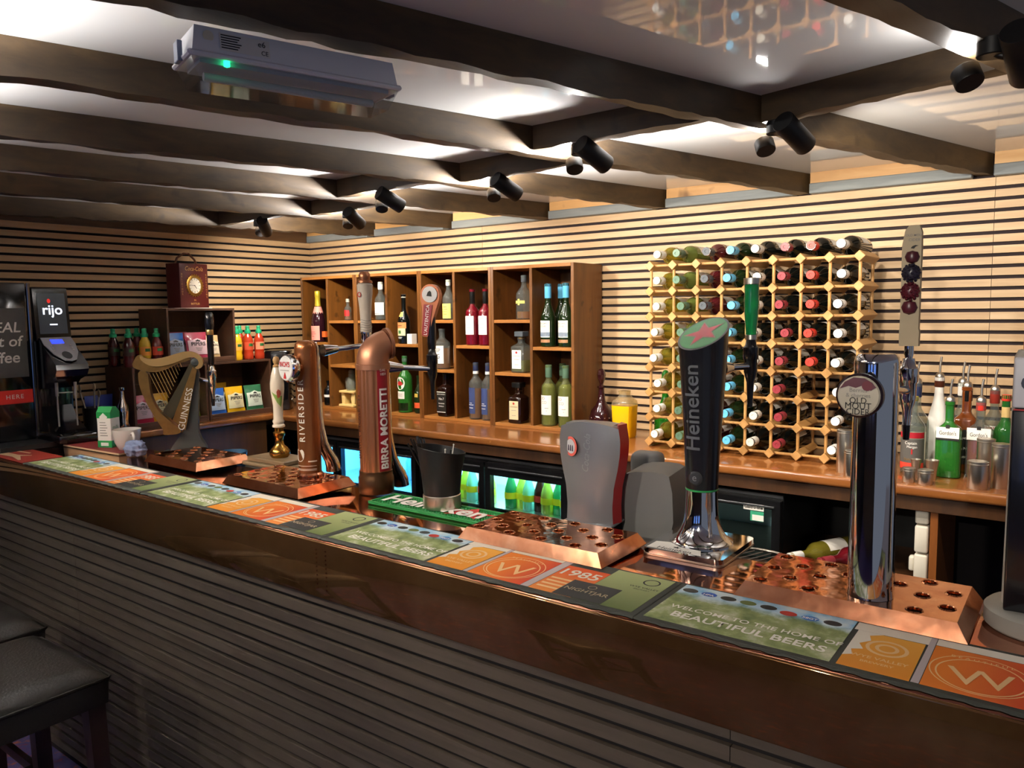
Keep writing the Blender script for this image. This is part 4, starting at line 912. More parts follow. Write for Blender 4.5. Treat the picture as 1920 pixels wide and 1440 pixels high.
def runner(x, label, full=True):
    t = thing('bar_runner', label, 'bar runner', (x, -2.1, BZ), 0, 'printed bar runners')
    def P(name, key, fn, mat, par):
        if key not in _rc: _rc[key] = fn()
        return obj(name, _rc[key], mat, par)
    def hem():
        V = []; F = []; n = 60
        for i in range(n+1):
            xx = RUNL*i/n; d = -.004-.003*math.sin(i*1.9)
            V += [(xx, 0, .001), (xx, 0, H0), (xx, d, .0022), (xx, d, .0005)]
        for i in range(n):
            for k in range(4): F.append((i*4+k, i*4+(k+1) % 4, i*4+4+(k+1) % 4, i*4+4+k))
        return mesh_from(V, F, 60)
    P('rubber_base', 'base', lambda: box(0, RUNL, 0, RUNW, 0, H0, .001), mat_rub, t); P('wavy_hem', 'hem', hem, mat_rub, t)
    z = H0+.0004
    ph = P('photo_print', 'photo', lambda: xf(box(.012, .335, .012, RUNW-.008, 0, .0003), T(0, 0, z)), PHOTO, t)
    if 'w1' not in _rc:
        a = textmesh('WELCOME TO THE HOME OF', .0225, 0, .012, 1.02); a.transform(on_top(.185, .085, z+.0008) @ Matrix.Diagonal((1.0, 1.0, 1, 1))); a.materials.clear(); _rc['w1'] = a
        b = textmesh('BEAUTIFUL BEERS', .034, 0, .02, 1.02); b.transform(on_top(.185, .05, z+.0008)); b.materials.clear(); _rc['w2'] = b
        for k, ch in enumerate(('HPA', '58GT')):
            m = textmesh(ch, .0115, 0, .02); m.transform(on_top((.0705, .263)[k], .172-.006*(k > 0), z+.0012)); m.materials.clear(); _rc['bt%d' % k] = m
    obj('lettering', _rc['w1'], ink_w, ph); obj('lettering', _rc['w2'], ink_w, ph)
    BC = ['#26241f', '#2a55a8', '#1f2420', '#5a6a34', '#232826', '#b03026', '#2f6fb8', '#1c1c1e']
    for k, c in enumerate(BC):
        P('badge_print', 'bd%d' % k, lambda: xf(flat(disc(.0155, 20, ry=.72)), T(.032+k*.0385, .176-.008*(k > 4), z+.0007)), pmat('badge_'+c.strip('#'), c, .6), ph)
    for k in range(2): obj('lettering', _rc['bt%d' % k], ink_w, ph)
    y_ = P('amber_print', 'yp', lambda: xf(box(.345, .448, .012, .165, 0, .0003), T(0, 0, z)), g_yel, t)
    P('ring_print', 'yr', lambda: ring_arc(.026, .032, .4, .11, z+.0007), pale_o, y_); P('ring_print', 'yr2', lambda: ring_arc(.012, .018, .4, .11, z+.0007), pale_o, y_)
    if 'wv' not in _rc:
        for kk, sx, sz, px, py in (('wv', 'WYE VALLEY', .0145, .397, .062), ('wb', 'BREWERY', .011, .397, .044)):
            m = textmesh(sx, sz, 0, .015); m.transform(on_top(px, py, z+.0008)); m.materials.clear(); _rc[kk] = m
        m = textmesh('W', .085, 0, .0); m.transform(on_top(.535, .075, z+.0009) @ RZ(.12)); m.materials.clear(); _rc['W'] = m
        m = textmesh('B E A U T I F U L', .012); m.transform(on_top(.53, .143, z+.0009)); m.materials.clear(); _rc['bea'] = m
        m = textmesh('1985', .05, 0, .015); m.transform(on_top(.672, .13, z+.0009)); m.materials.clear(); _rc['85'] = m
        m = textmesh('NIGHTJAR', .0215, 0, .01); m.transform(on_top(.735, .052, z+.0012)); m.materials.clear(); _rc['nj'] = m
        m = textmesh('WYE VALLEY', .011, 0, .01); m.transform(on_top(.82, .135, z+.0009)); m.materials.clear(); _rc['wy2'] = m
        m = textmesh('BREWERY', .008); m.transform(on_top(.82, .123, z+.0009)); m.materials.clear(); _rc['wy3'] = m
    obj('lettering', _rc['wv'], pale_o, y_); obj('lettering', _rc['wb'], pale_o, y_)
    P('pale_strip', 'ps1', lambda: xf(flat([(.338, .166), (.452, .166), (.452, .2), (.338, .2)]), T(0, 0, z+.0004)), pale_i, t)
    P('foam_print', 'foam', lambda: xf(flat([(.345, .05), (.358, .06), (.352, .08), (.368, .09), (.358, .11), (.372, .13), (.366, .15), (.385, .165), (.345, .165)]), T(0, 0, z+.0007)), pale_i, y_)
    o_ = P('red_print', 'rp', lambda: xf(box(.462, .602, .012, .172, 0, .0003), T(0, 0, z)), g_org, t)
    P('ring_print', 'rr', lambda: ring_arc(.057, .0595, .532, .085, z+.0007, 40), pale_o, o_)
    P('ring_print', 'rr2', lambda: xf(ringpoly(.07, .073, 40), T(.532, .085, z+.0006)) if False else ring_arc(.0665, .0685, .532, .09, z+.0006, 40), pale_o, o_)
    obj('lettering', _rc['W'], pale_o, o_); obj('lettering', _rc['bea'], pale_o, o_)
    P('lilac_strip', 'ls1', lambda: xf(flat([(.45, .012), (.461, .012), (.461, .2), (.452, .2)]), T(0, 0, z+.0004)), wood_i, t); P('lilac_strip', 'ls2', lambda: xf(flat([(.603, .012), (.622, .012), (.622, .2), (.603, .2)]), T(0, 0, z+.0004)), wood_i, t)
    P('pale_strip', 'ps2', lambda: xf(flat([(.462, .173), (.602, .173), (.602, .2), (.462, .2)]), T(0, 0, z+.0004)), pale_i, t)
    p_ = P('orange_print', 'op', lambda: xf(box(.623, .725, .012, .17, 0, .0003), T(0, 0, z)), g_or2, t); obj('lettering', _rc['85'], pale_i, p_)
    for k in range(4): P('print_line', 'pl%d' % k, lambda: xf(flat([(.63, .03+.018*k), (.72, .03+.018*k), (.72, .038+.018*k), (.63, .038+.018*k)]), T(0, 0, z+.0006)), pale_o, p_)
    P('moss_print', 'mp', lambda: xf(box(.726, RUNL-.012, .012, RUNW-.008, 0, .0003), T(0, 0, z)), lime_i, t)
    n_ = P('black_print', 'np', lambda: xf(box(.68, .79, .012, .1, .0003, .0007), T(0, 0, z)), k_i, t); obj('lettering', _rc['nj'], pmat('print_tan', '#a89878', .6), n_)
    P('logo_print', 'npl', lambda: ring_arc(.008, .0095, .735, .078, z+.0011, 16), MATS['print_tan'], n_)
    P('ring_print', 'wr', lambda: ring_arc(.0145, .018, .82, .17, z+.0007), k_i, t); obj('lettering', _rc['wy2'], k_i, t); obj('lettering', _rc['wy3'], k_i, t)
runner(.862, 'printed beer runner furthest left along the bar edge')
runner(1.738, 'printed beer runner in front of the copper tray at the two copper towers')
runner(2.607, 'printed beer runner below the grey soft drink dispenser')
runner(3.476, 'printed beer runner nearest the camera at the right end')
# green rubber drip mat
gm = thing('drip_mat', 'green rubber bar mat with white lettering and red star', 'mat', (2.437, -1.788, BZ), 0)
gmm = pmat('mat_green', '#157a3a', .5)
obj('base', box(0, .425, 0, .115, 0, .006, .002), gmm, gm)
for a in ((0, .425, 0, .008), (0, .425, .107, .115), (0, .008, .008, .107), (.417, .425, .008, .107)): obj('rim', box(a[0], a[1], a[2], a[3], .006, .0095, .001), gmm, gm)
nub = lathe([(0, 0), (.0028, 0), (.0022, .0025), (0, .0028)], 6)
V = bmesh.new()
for i in range(40):
    for j in range(8):
        V.from_mesh(xf(nub, T(.016+i*.0101, .016+j*.0118, .006)))
me = bpy.data.meshes.new('nubs'); V.to_mesh(me); V.free(); n_ = obj('nub_field', me, gmm, gm); n_['kind'] = 'stuff'
lettering('Heineken', .098, ink_w, gm, on_top(.212, .058, .0102), bold=.03, sx=1.0)
star = [(.05*(1 if k % 2 == 0 else .42)*math.cos(PI/2+k*PI/5)*1.25, .05*(1 if k % 2 == 0 else .42)*math.sin(PI/2+k*PI/5)) for k in range(10)]
obj('red_star', xf(prism([(x*1.5, y*1.0) for x, y in star], 0, .0006, 'xy'), T(.335, .06, .0090)), ink_r, gm)

# ================================================================ COPPER DRIP TRAYS
def tray(label, x0, x1, y0, y1, rowsx, rowsy, skip=None):
    W, D = x1-x0, y1-y0; t = thing('copper_drip_tray', label, 'drip tray', (x0, y0, BZ), 0, 'copper drip trays')
    h = .034; e = .018
    V = [(0, 0, .006), (W, 0, .006), (W, D, .006), (0, D, .006), (e, e*.8, h), (W-e, e*.8, h), (W-e, D-e*.8, h), (e, D-e*.8, h), (.01, .01, 0), (W-.01, .01, 0), (W-.01, D-.01, 0), (.01, D-.01, 0)]
    obj('skirt', mesh_from(V, [(0, 1, 5, 4), (1, 2, 6, 5), (2, 3, 7, 6), (3, 0, 4, 7), (8, 9, 1, 0), (9, 10, 2, 1), (10, 11, 3, 2), (11, 8, 0, 3)], 20), cop_tray, t)
    obj('inner_floor', box(.012, W-.012, .012, D-.012, .001, .004), black_m, t)
    # pierced top plate: square cells with a round hole each
    nx, ny = rowsx, rowsy; cx, cy = (W-2*e)/nx, (D-1.6*e)/ny; r = .0115; V = []; F = []; seg = 16
    rim = bmesh.new(); rm_ = lathe([(r-.0005, -.005), (r+.0003, .0006), (r+.002, .0016), (r+.0042, -.0002)], 16, cap=False)
    def addq(a): F.append(a)
    for i in range(nx):
        for j in range(ny):
            ox, oy = e+i*cx, e*.8+j*cy; base = len(V); hole = ((i+j) % 2 == 0) and not (skip and skip(ox+cx/2, oy+cy/2))
            if not hole:
                V += [(ox, oy, h), (ox+cx, oy, h), (ox+cx, oy+cy, h), (ox, oy+cy, h)]; F.append((base, base+1, base+2, base+3)); continue
            mx, my = ox+cx/2, oy+cy/2
            for k in range(seg):
                a = 2*PI*k/seg-PI*.75; c, s_ = math.cos(a), math.sin(a); q = max(abs(c), abs(s_))
                V.append((mx+cx/2*c/q, my+cy/2*s_/q, h))
            for k in range(seg):
                a = 2*PI*k/seg-PI*.75; V.append((mx+r*math.cos(a), my+r*math.sin(a), h))
            for k in range(seg):
                k2 = (k+1) % seg; F.append((base+k, base+k2, base+seg+k2, base+seg+k))
            rim.from_mesh(xf(rm_, T(mx, my, h)))
    obj('pierced_top', mesh_from(V, F), cop_ham, t)
    me = bpy.data.meshes.new('rims'); rim.to_mesh(me); rim.free(); me.polygons.foreach_set('use_smooth', [True]*len(me.polygons)); o = obj('hole_rims', me, cop_ham, t); o['kind'] = 'stuff'
    return t
tray('copper drip tray in front of the harp tap, leftmost', 1.245, 1.60, -1.83, -1.60, 7, 5)
tray('copper drip tray under the tall brown cider tower', 1.845, 2.24, -1.885, -1.655, 8, 5, lambda x, y: (x-.255)**2+(y-.16)**2 < .055**2)
tray('copper drip tray in front of the grey soft drink dispenser', 2.895, 3.30, -1.915, -1.70, 8, 5)
tray('hammered copper drip tray around the tall chrome tap, rightmost', 3.585, 3.98, -1.90, -1.665, 8, 5, lambda x, y: (x-.23)**2+(y-.075)**2 < .055**2)

# ================================================================ TAPS
brz = pmat('bronze', '#8a6a3c', .35, .85, var=.2, vscale=18); goldb = pmat('bright_bronze', '#d8b070', .32, .85); gunm = pmat('gunmetal', '#3c403e', .45, .3)
blk_g = pmat('tap_black', '#101014', .22, coat=.3)
def wpart(name, me, mat, t):
    M_ = T(*t.location) @ RZ(t.rotation_euler.z); return obj(name, xf(me, M_.inverted()), mat, t)
# ---- harp tap
ha = thing('beer_tap', 'bronze harp-shaped beer tap with upright white lettering', 'beer tap', (1.15, -1.615, BZ), .92)
def hp(pts): return [((x/6+240-332)/456, (850-(y/6+640))/456) for x, y in pts]
def chaik(p, n=1):
    for _ in range(n):
        q = []
        for i in range(len(p)):
            a, b = p[i], p[(i+1) % len(p)]; q += [(a[0]*.75+b[0]*.25, a[1]*.75+b[1]*.25), (a[0]*.25+b[0]*.75, a[1]*.25+b[1]*.75)]
        p = q
    return p
obj('stand', prism(chaik(hp([(400, 1262), (470, 1150), (560, 1040), (610, 960), (700, 330), (765, 330), (745, 600), (722, 980), (730, 1090), (800, 1210), (805, 1262)])), -.01, .045), gunm, ha)
neck_u = [(175, 160), (215, 195), (300, 205), (420, 188), (540, 150), (640, 125), (720, 135), (790, 180), (822, 250), (800, 310), (755, 330), (725, 310), (760, 290), (775, 255), (760, 215), (720, 190), (660, 195), (590, 225), (480, 265), (370, 285), (280, 280), (215, 240), (180, 200)]
obj('neck_front', prism(chaik(hp(neck_u)), -.034, .0), goldb, ha)
obj('neck_back', prism(chaik(hp([(85, 275), (130, 180), (165, 150), (185, 190), (240, 240), (320, 265), (450, 250), (600, 200), (700, 195), (660, 235), (560, 255), (420, 330), (300, 352), (150, 315)])), -.028, .03), brz, ha)
obj('fore_pillar', prism(chaik(hp([(150, 320), (148, 450), (172, 560), (215, 680), (270, 800), (320, 900), (360, 970), (372, 1005), (362, 1045), (440, 1050), (530, 1042), (560, 1012), (480, 930), (390, 840), (330, 770), (290, 690), (265, 600), (252, 480), (248, 330)])), -.03, .018), brz, ha)
obj('sound_board', prism(chaik(hp([(700, 215), (745, 260), (720, 335), (480, 890), (400, 830), (368, 785), (430, 700), (560, 480), (640, 330)])), -.022, .02), pmat('dark_bronze', '#4c4636', .35, .8), ha)
obj('sound_board_strip', prism(hp([(705, 300), (748, 335), (598, 1005), (470, 885)]), -.028, -.018), brz, ha)
obj('scroll_boss', xf(lathe([(0, 0), (.017, 0), (.019, .004), (.015, .01), (0, .012)], 20), T((735/6+240-332)/456, -.022, (850-(245/6+640))/456) @ RX(PI/2)), gunm, ha)
for k in range(11):
    f = k/10; a = hp([(258+f*312, 372-f*125)])[0]; b = hp([(402+f*185, 725-f*425)])[0]
    obj('string', tube([(a[0], -.012, a[1]), (b[0], -.012, b[1])], .0014, 6), goldb, ha)
p0, p1 = hp([(600, 950)])[0], hp([(690, 590)])[0]; an = math.atan2(p1[1]-p0[1], p1[0]-p0[0])
lettering('GUINNESS', .036, pmat('worn_white', '#d9d4c4', .5), ha, face_my((p0[0]+p1[0])/2-.012, -.0287, (p0[1]+p1[1])/2) @ RZ(an), sx=1.05)
hx, hy = 1.225, -1.515
obj('base_flange', lathe([(0, 0), (.075, 0), (.075, .006), (0, .006)], 28), gunm, ha)
def faucet(t, x, y, z, hz, hmesh, hmat, frm, black=False, hname='handle'):
    """dispensing faucet behind a tower: body at x, y with its nozzle at z; handle mesh starts at hz; frm = point where the shank leaves the tower"""
    fm = blk_g if black else chrome_m
    wpart('faucet_body', xf(lathe([(0, 0), (.0075, 0), (.009, .03), (.0135, .045), (.016, .055), (.016, .085), (.0185, .088), (.0185, .115), (.014, .12), (.011, .135), (.0, .135)], 18), T(x, y, z)), fm, t)
    wpart('nozzle', xf(lathe([(0, -.03), (.006, -.03), (.0075, .0), (0, .0)], 14), T(x, y, z)), blk_g, t)
    wpart('shank', tube([frm, (x, y, z+.07)], .0085, 12), chrome_m, t)
    d = (Vector((x, y, z+.07))-Vector(frm)); 
    wpart('shank_collar', tube([Vector(frm)-d*.02, Vector(frm)+d*.3], [.02, .012], 16), chrome_m, t)
    wpart('lever', xf(lathe([(0, z+.13), (.006, z+.13), (.009, z+.145), (.0085, hz+.004), (0, hz+.004)], 14), T(x, y, 0)), chrome_m, t)
    return wpart(hname, xf(hmesh, T(x, y, hz)), hmat, t)
hm = lathe([(0, 0), (.010, 0), (.0125, .004), (.013, .12), (.0135, .135), (.018, .165), (.0185, .19), (.016, .21), (.010, .216), (0, .216)], 18)
hm2 = obj('handle_band', xf(xf(lathe([(.0137, .124), (.015, .126), (.015, .146), (.0137, .148)], 18), T(1.225, -1.515, 1.475)), (T(*ha.location) @ RZ(.92)).inverted()), goldb, ha)
faucet(ha, 1.225, -1.515, 1.335, 1.475, hm, blk_g, (1.16, -1.56, 1.42))
# ---- porcelain hand pump on a wooden block
hpmp = thing('hand_pump', 'cream porcelain hand pull with painted fox and brass base', 'hand pump', (1.725, -1.565, BZ))
wb_ = wood('pump_block_wood', '#5a4a34', '#75634a', '#8a7858', 'x', .4, 30, .1)
obj('lower_plate', box(-.15, .12, -.075, .08, 0, .013, .003), wb_, hpmp); obj('upper_plate', box(-.12, .10, -.06, .065, .013, .03, .003), wb_, hpmp)
bz_ = pmat('polished_brass', '#a8803c', .18, 1)
obj('brass_base', lathe([(0, .03), (.03, .03), (.037, .04), (.038, .052), (.03, .064), (.018, .075), (.015, .09), (.016, .105), (.021, .112), (.022, .122), (.016, .128), (.0165, .14), (0, .14)], 26), bz_, hpmp)
pz = lathe([(0, .14), (.017, .14), (.023, .144), (.023, .15), (.0185, .155), (.021, .162), (.0215, .166), (.018, .172), (.0175, .2), (.018, .225), (.022, .255), (.0255, .285), (.0255, .305), (.021, .335), (.0145, .358), (.0125, .365), (0, .365)], 26)
prof = [(.172, .018), (.2, .0175), (.225, .018), (.255, .022), (.285, .0255), (.305, .0255), (.335, .021)]
def rzp(z):
    for (a, b), (c, d) in zip(prof, prof[1:]):
        if a <= z <= c: return b+(d-b)*(z-a)/(c-a)
    return .02
hdl = obj('porcelain_handle', pz, pmat('porcelain', '#d9cdb8', .15, coat=.5), hpmp)
def blob(poly, a0, z0, mat, nm, off=.0008):
    me = flat(poly); bm = bmesh.new(); bm.from_mesh(me); bmesh.ops.triangulate(bm, faces=bm.faces); bmesh.ops.subdivide_edges(bm, edges=bm.edges, cuts=2, use_grid_fill=True); bm.to_mesh(me); bm.free()
    for v in me.vertices:
        z = z0+v.co.y; r = rzp(z)+off; a = a0+v.co.x/r; v.co = (r*math.cos(a), r*math.sin(a), z)
    obj(nm, me, mat, hdl)
blob([(-.022, .03), (-.012, .012), (.0, -.012), (.014, -.03), (.019, -.01), (.021, .012), (.005, .012), (-.008, .02)], -.75, .248, pmat('painted_green', '#7c9a4a', .4), 'painted_hill')
blob([(-.004, -.016), (.004, -.012), (.008, 0), (.006, .012), (-.002, .018), (-.008, .008), (-.006, -.006)], -.45, .268, pmat('painted_fox', '#a04a38', .4), 'painted_animal', .0013)
obj('knob', lathe([(0, .365), (.012, .366), (.0125, .371), (.007, .376), (.011, .382), (.0125, .392), (.009, .402), (0, .406)], 20), pmat('wooden_knob', '#b08a5a', .35), hpmp)
# ---- cider tower (tall brown column with round badge)
def chrome_back(t, r, h, z0=0.0):
    """polished chrome spine up the back of a tower flaring into a foot"""
    pts = [(0, r-.006, z0+h), (0, r-.001, z0+h-.02), (0, r+.0, z0+h*.7), (0, r+.001, z0+h*.45), (0, r+.005, z0+.15), (0, r+.016, z0+.10), (0, r+.034, z0+.065), (0, r+.05, z0+.04), (0, r+.058, z0+.018), (0, r+.06, z0+.0)]
    obj('chrome_spine', tube(pts, [.012, .016, .017, .017, .018, .019, .02, .022, .024, .025], 18), chrome_m, t)
def badge(t, r, x, y, z, rim, face, toward=(0, -1)):
    a = math.atan2(toward[1], toward[0])+PI/2
    q = T(x, y, z) @ RZ(a) @ RX(PI/2)
    obj('badge_rim', xf(lathe([(r*.55, -.03), (r*.92, -.022), (r, -.012), (r, 0), (r*.9, .004), (0, .004)], 32), q), rim, t)
    return obj('badge_face', xf(lathe([(0, .0045), (r*.9, .0045), (r*.84, .0075), (0, .009)], 32), q), face, t), q @ T(0, 0, .0095)
cop_brown = pmat('bronze_lacquer', '#9a5f38', .22, .7)
ri = thing('beer_tap', 'tall brown cider tower with round white badge and upright lettering', 'beer tap', (2.10, -1.725, BZ+.0345), 0)
obj('column', lathe([(0, 0), (.0365, 0), (.0365, .40), (.036, .415), (.033, .43), (.026, .438), (0, .441)], 32), cop_brown, ri)
obj('base_ring', lathe([(.037, 0), (.043, 0), (.043, .006), (.037, .012)], 28), cop_tray, ri)
chrome_back(ri, .0365, .43)
letter_cyl('RIVERSIDER', .030, pmat('silver_print', '#c9c2b6', .4), ri, .0365, FRONT+.3, .215, True, spacing=1.35, bold=.01)
obj('print_band', cylpatch(.0365, FRONT+1.15, .8, .05, .054, 8, .0006), MATS['silver_print'], ri)
for z in (.022, .026, .036): obj('print_band', cylpatch(.0365, FRONT+.5, 2.0, z, z+.0015, 14, .0006), MATS['silver_print'], ri)
me = flat(chaik([(0, .014), (.012, .02), (.02, .01), (.018, -.008), (.008, -.018), (-.008, -.018), (-.018, -.008), (-.02, .01), (-.012, .02)]))
for v in me.vertices:
    a = FRONT-.1+v.co.x/.037; v.co = (.0372*math.cos(a), .0372*math.sin(a), .07+v.co.y*1.1)
obj('apple_mark', me, MATS['silver_print'], ri)
bf, q = badge(ri, .044, .0, -.075, .355, chrome_m, pmat('badge_white', '#dcdad6', .25, coat=.4), (-.1, -1))
lettering("INCH'S", .022, ink_r, bf, q @ T(0, .012, 0), bold=.02, sx=.85); obj('badge_line', xf(flat([(-.026, -.001), (.026, -.001), (.026, .001), (-.026, .001)]), q @ T(0, -.006, 0)), ink_g, bf); obj('apple_print', xf(flat([(-.008, -.008), (.008, -.008), (.003, .01), (0, .012)]), q @ T(0, -.024, 0)), ink_r, bf)
obj('badge_arm', tube([(0, -.03, .355), (0, -.05, .355)], .02, 16), cop_brown, ri)
hm = lathe([(0, 0), (.017, 0), (.0195, .01), (.0185, .05), (.021, .09), (.0255, .135), (.0265, .165), (.022, .17), (.0, .17)], 22)
h_ = faucet(ri, 2.14, -1.50, 1.50, 1.61, hm, pmat('handle_pale', '#bdb2a2', .4), (2.11, -1.66, 1.56))
obj('handle_top', xf(lathe([(.02, .17), (.0265, .171), (.0265, .178), (.018, .181), (.0195, .19), (.0195, .2), (.014, .209), (0, .211)], 22), h_.matrix_basis @ (T(*ri.location)).inverted() @ T(2.14, -1.50, 1.61)), pmat('handle_copper', '#a06a4a', .3, .7), ri)
for k in range(6):
    pts = [(2.14+.0205*math.cos(a)*1.0, -1.50+.0205*math.sin(a), 1.615+.008*k+.002*math.sin(3*a)) for a in [2*PI*i/16 for i in range(17)]]
    wpart('carved_line', tube(pts, .0008, 4), ink_g, ri)
wpart('print_mark', xf(ringpoly(.006, .009, 16), face_my(2.14, -1.5262, 1.742)), MATS['print_red'], ri)
# ---- copper pipe tower with red stripe
mo = thing('beer_tap', 'ribbed copper pipe tower with red stripe and bold white lettering', 'beer tap', (2.345, -1.665, BZ), 0)
cop_pipe = pmat('copper_pipe', '#c8845c', .28, .85); cop_mat = pmat('matte_copper', '#a87458', .38, .7)
obj('foot', lathe([(0, 0), (.053, 0), (.055, .004), (.055, .05), (.052, .055), (.052, .07), (0, .07)], 36), pmat('dark_copper', '#5c4028', .3, .8), mo)
V = []; F = []; n = 60
for z in (.07, .40):
    for i in range(n):
        a = 2*PI*i/n; r = .0475+.0022*math.cos(a*15); V.append((r*math.cos(a), r*math.sin(a), z))
for i in range(n): F.append((i, (i+1) % n, n+(i+1) % n, n+i))
obj('ribbed_column', mesh_from(V, F, 80), cop_pipe, mo)
obj('collar', lathe([(.045, .385), (.0525, .386), (.0525, .402), (.049, .404)], 36), cop_mat, mo)
obj('elbow', tube([(0, 0, .40), (0, 0, .415), (.002, .004, .432), (.006, .014, .447), (.012, .028, .458), (.018, .042, .463)], [.05, .0498, .049, .047, .045, .044], 32, ang=80), cop_mat, mo)
obj('elbow_rim', tube([(.0185, .0425, .4632), (.022, .051, .4645)], [.049, .049], 32), cop_mat, mo)
red_s = pmat('stripe_red', '#8c1420', .35)
st = obj('red_stripe', cylpatch(.051, -.16, .75, .073, .392, 12, .0004), red_s, mo)
letter_cyl('BIRRA MORETTI', .036, ink_w, st, .0518, -.14, .205, True, bold=.035, spacing=1.0, sx=.98)
for k, s_ in enumerate(('DAL', '1859')): letter_cyl(s_, .011, ink_w, st, .0518, -.16, .385-.012*k)
letter_cyl('BIRRA MORETTI', .028, pmat('embossed_brown', '#5c3a2a', .4, .6), mo, .0505, FRONT-.35, .21, True)
chrome_back(mo, .05, .41)
hm = lathe([(0, 0), (.013, 0), (.0145, .02), (.014, .12), (.012, .13), (0, .13)], 16)
faucet(mo, 2.40, -1.455, 1.425, 1.56, hm, blk_g, (2.355, -1.61, 1.51), True, 'handle_grip')
pdl = [(-.016, 0), (.014, 0), (.018, .05), (.03, .10), (.036, .125), (.034, .15), (.02, .168), (0, .172), (-.018, .165), (-.03, .148), (-.03, .125), (-.022, .10), (-.016, .05)]
wpart('paddle', xf(prism(chaik(pdl), -.012, .012), T(2.385, -1.462, 1.60) @ RZ(.35) @ RY(.12)), pmat('paddle_copper', '#96593c', .35, .6), mo)
wpart('paddle_red_face', xf(prism([(-.011, .004), (.010, .004), (.016, .105), (-.014, .105)], -.0145, -.0122), T(2.385, -1.462, 1.60) @ RZ(.35) @ RY(.12)), red_s, mo)
wpart('paddle_badge', xf(lathe([(0, 0), (.026, 0), (.026, .004), (0, .005)], 24), T(2.385, -1.462, 1.60) @ RZ(.35) @ RY(.12) @ T(.003, -.0122, .138) @ RX(PI/2)), MATS['badge_white'], mo)
wpart('paddle_mark', xf(prism([(-.009, -.006), (.009, -.006), (.005, .008), (0, .012), (-.006, .006)], -.0185, -.0178), T(2.385, -1.462, 1.60) @ RZ(.35) @ RY(.12) @ T(.003, 0, .138)), ink, mo)
wpart('lettering', xf(textmesh("L'AUTENTICA", .016, 0, .005), T(2.385, -1.462, 1.60) @ RZ(.35) @ RY(.12) @ T(.001, -.0151, .055) @ RX(PI/2) @ RZ(PI/2)), ink_w, mo)
# ---- straw caddy
cd_ = thing('straw_caddy', 'black oval napkin and straw caddy with steel foot band', 'caddy', (2.665, -1.715, BZ+.0096), .2)
obj('steel_band', lathe([(0, 0), (.053, 0), (.054, .003), (.054, .036), (.052, .038), (0, .038)], 36), steel_m, cd_)
V = []; F = []; n = 36
for (r, z, k) in ((.0515, .038, 0), (.058, .10, .0), (.066, .165, .012), (.064, .165, .012), (.056, .10, 0), (.049, .05, 0)):
    for i in range(n):
        a = 2*PI*i/n; V.append((r*math.cos(a)*(1.06 if z > .1 else 1), r*math.sin(a), z+k*math.cos(a+2.6)))
for j in range(5):
    for i in range(n): F.append((j*n+i, j*n+(i+1) % n, (j+1)*n+(i+1) % n, (j+1)*n+i))
F.append(tuple(range(5*n, 6*n)))
obj('cup', mesh_from(V, F, 50), pmat('caddy_black', '#111112', .4), cd_)
for k in range(9):
    a = 2.9+.1*k; r_ = .05+.004*(k % 3); obj('straw', tube([(.03*math.cos(a), .03*math.sin(a), .06), (r_*1.3*math.cos(a)-.012, r_*1.2*math.sin(a)-.004*(k-4), .185+.004*(k % 4))], .0028, 7), c_black, cd_)
for k, (x, y) in enumerate(((.03, .02), (.02, -.01), (.034, -.004))):
    obj('stirrer', join(tube([(x*.5, y*.5, .05), (x, y, .165+.01*(k == 0))], .0016, 6), xf(lathe([(0, -.003), (.003, 0), (0, .003)], 8), T(x, y, .166+.01*(k == 0)))), pmat('stirrer_head', '#d8d4cc', .3) if k < 2 else c_black, cd_)
obj('oval_rim', tube([(.066*1.06*math.cos(2*PI*i/n), .065*math.sin(2*PI*i/n), .165+.012*math.cos(2*PI*i/n+2.6)) for i in range(n+1)], .0012, 6, False), c_black, cd_)
# ---- soft drink dispenser
co = thing('soft_drink_dispenser', 'grey glass-shaped soft drink dispenser head with red side', 'drink dispenser', (3.085, -1.595, BZ), .12)
silv = pmat('dispenser_grey', '#8c8e92', .32, .55)
def half(z):  # half width of the glass outline at height z
    P_ = [(0, .066), (.05, .064), (.10, .068), (.15, .079), (.19, .085), (.225, .086), (.262, .080)]
    for (a, b), (c, d) in zip(P_, P_[1:]):
        if a <= z <= c: t_ = (z-a)/(c-a); return b+(d-b)*t_
    return .08
N = 22; zs = [.004+.262*i/N for i in range(N+1)]
def front_shell(off, k0, k1, th):
    V = []; F = []; m = 12
    for i, z in enumerate(zs):
        hw = half(min(.262, z))
        for j in range(m+1):
            u = k0+(k1-k0)*j/m; x = u*hw; y = -.03*math.cos(u*1.15)-off; zz = z if i < N else z-.016*abs(u)**2+.006
            V.append((x, y, zz))
    k = len(V)
    V += [(x, y+th, z) for x, y, z in V]
    for i in range(N):
        for j in range(m):
            a = i*(m+1)+j; F.append((a, a+1, a+m+2, a+m+1)); F.append((k+a, k+a+m+1, k+a+m+2, k+a+1))
    for i in range(N):
        for j in (0, m): a = i*(m+1)+j; F.append((a, a+m+1, k+a+m+1, k+a))
    for j in range(m):
        for i in (0, N): a = i*(m+1)+j; F.append((a, k+a, k+a+1, a+1))
    return mesh_from(V, F, 50)
obj('front_shell', front_shell(0, -1, 1, .03), silv, co)
rs = [(half(z)*1.0, z) for z in zs]; side = [(half(z)*.93, z) for z in zs]
V = []; F = []
for z in zs:
    hw = half(min(z, .262)); s_ = (z/.262); zz = z
    V += [(hw*1.002, -.012, zz), (hw*(.98)+.01, .028+.0*s_, zz), (hw*(.80), .05, zz), (hw*.98-.004, -.004, zz)]
for i in range(N):
    for k in range(4): F.append((i*4+k, i*4+(k+1) % 4, i*4+4+(k+1) % 4, i*4+4+k))
F += [(0, 1, 2, 3), tuple(N*4+k for k in (3, 2, 1, 0))]
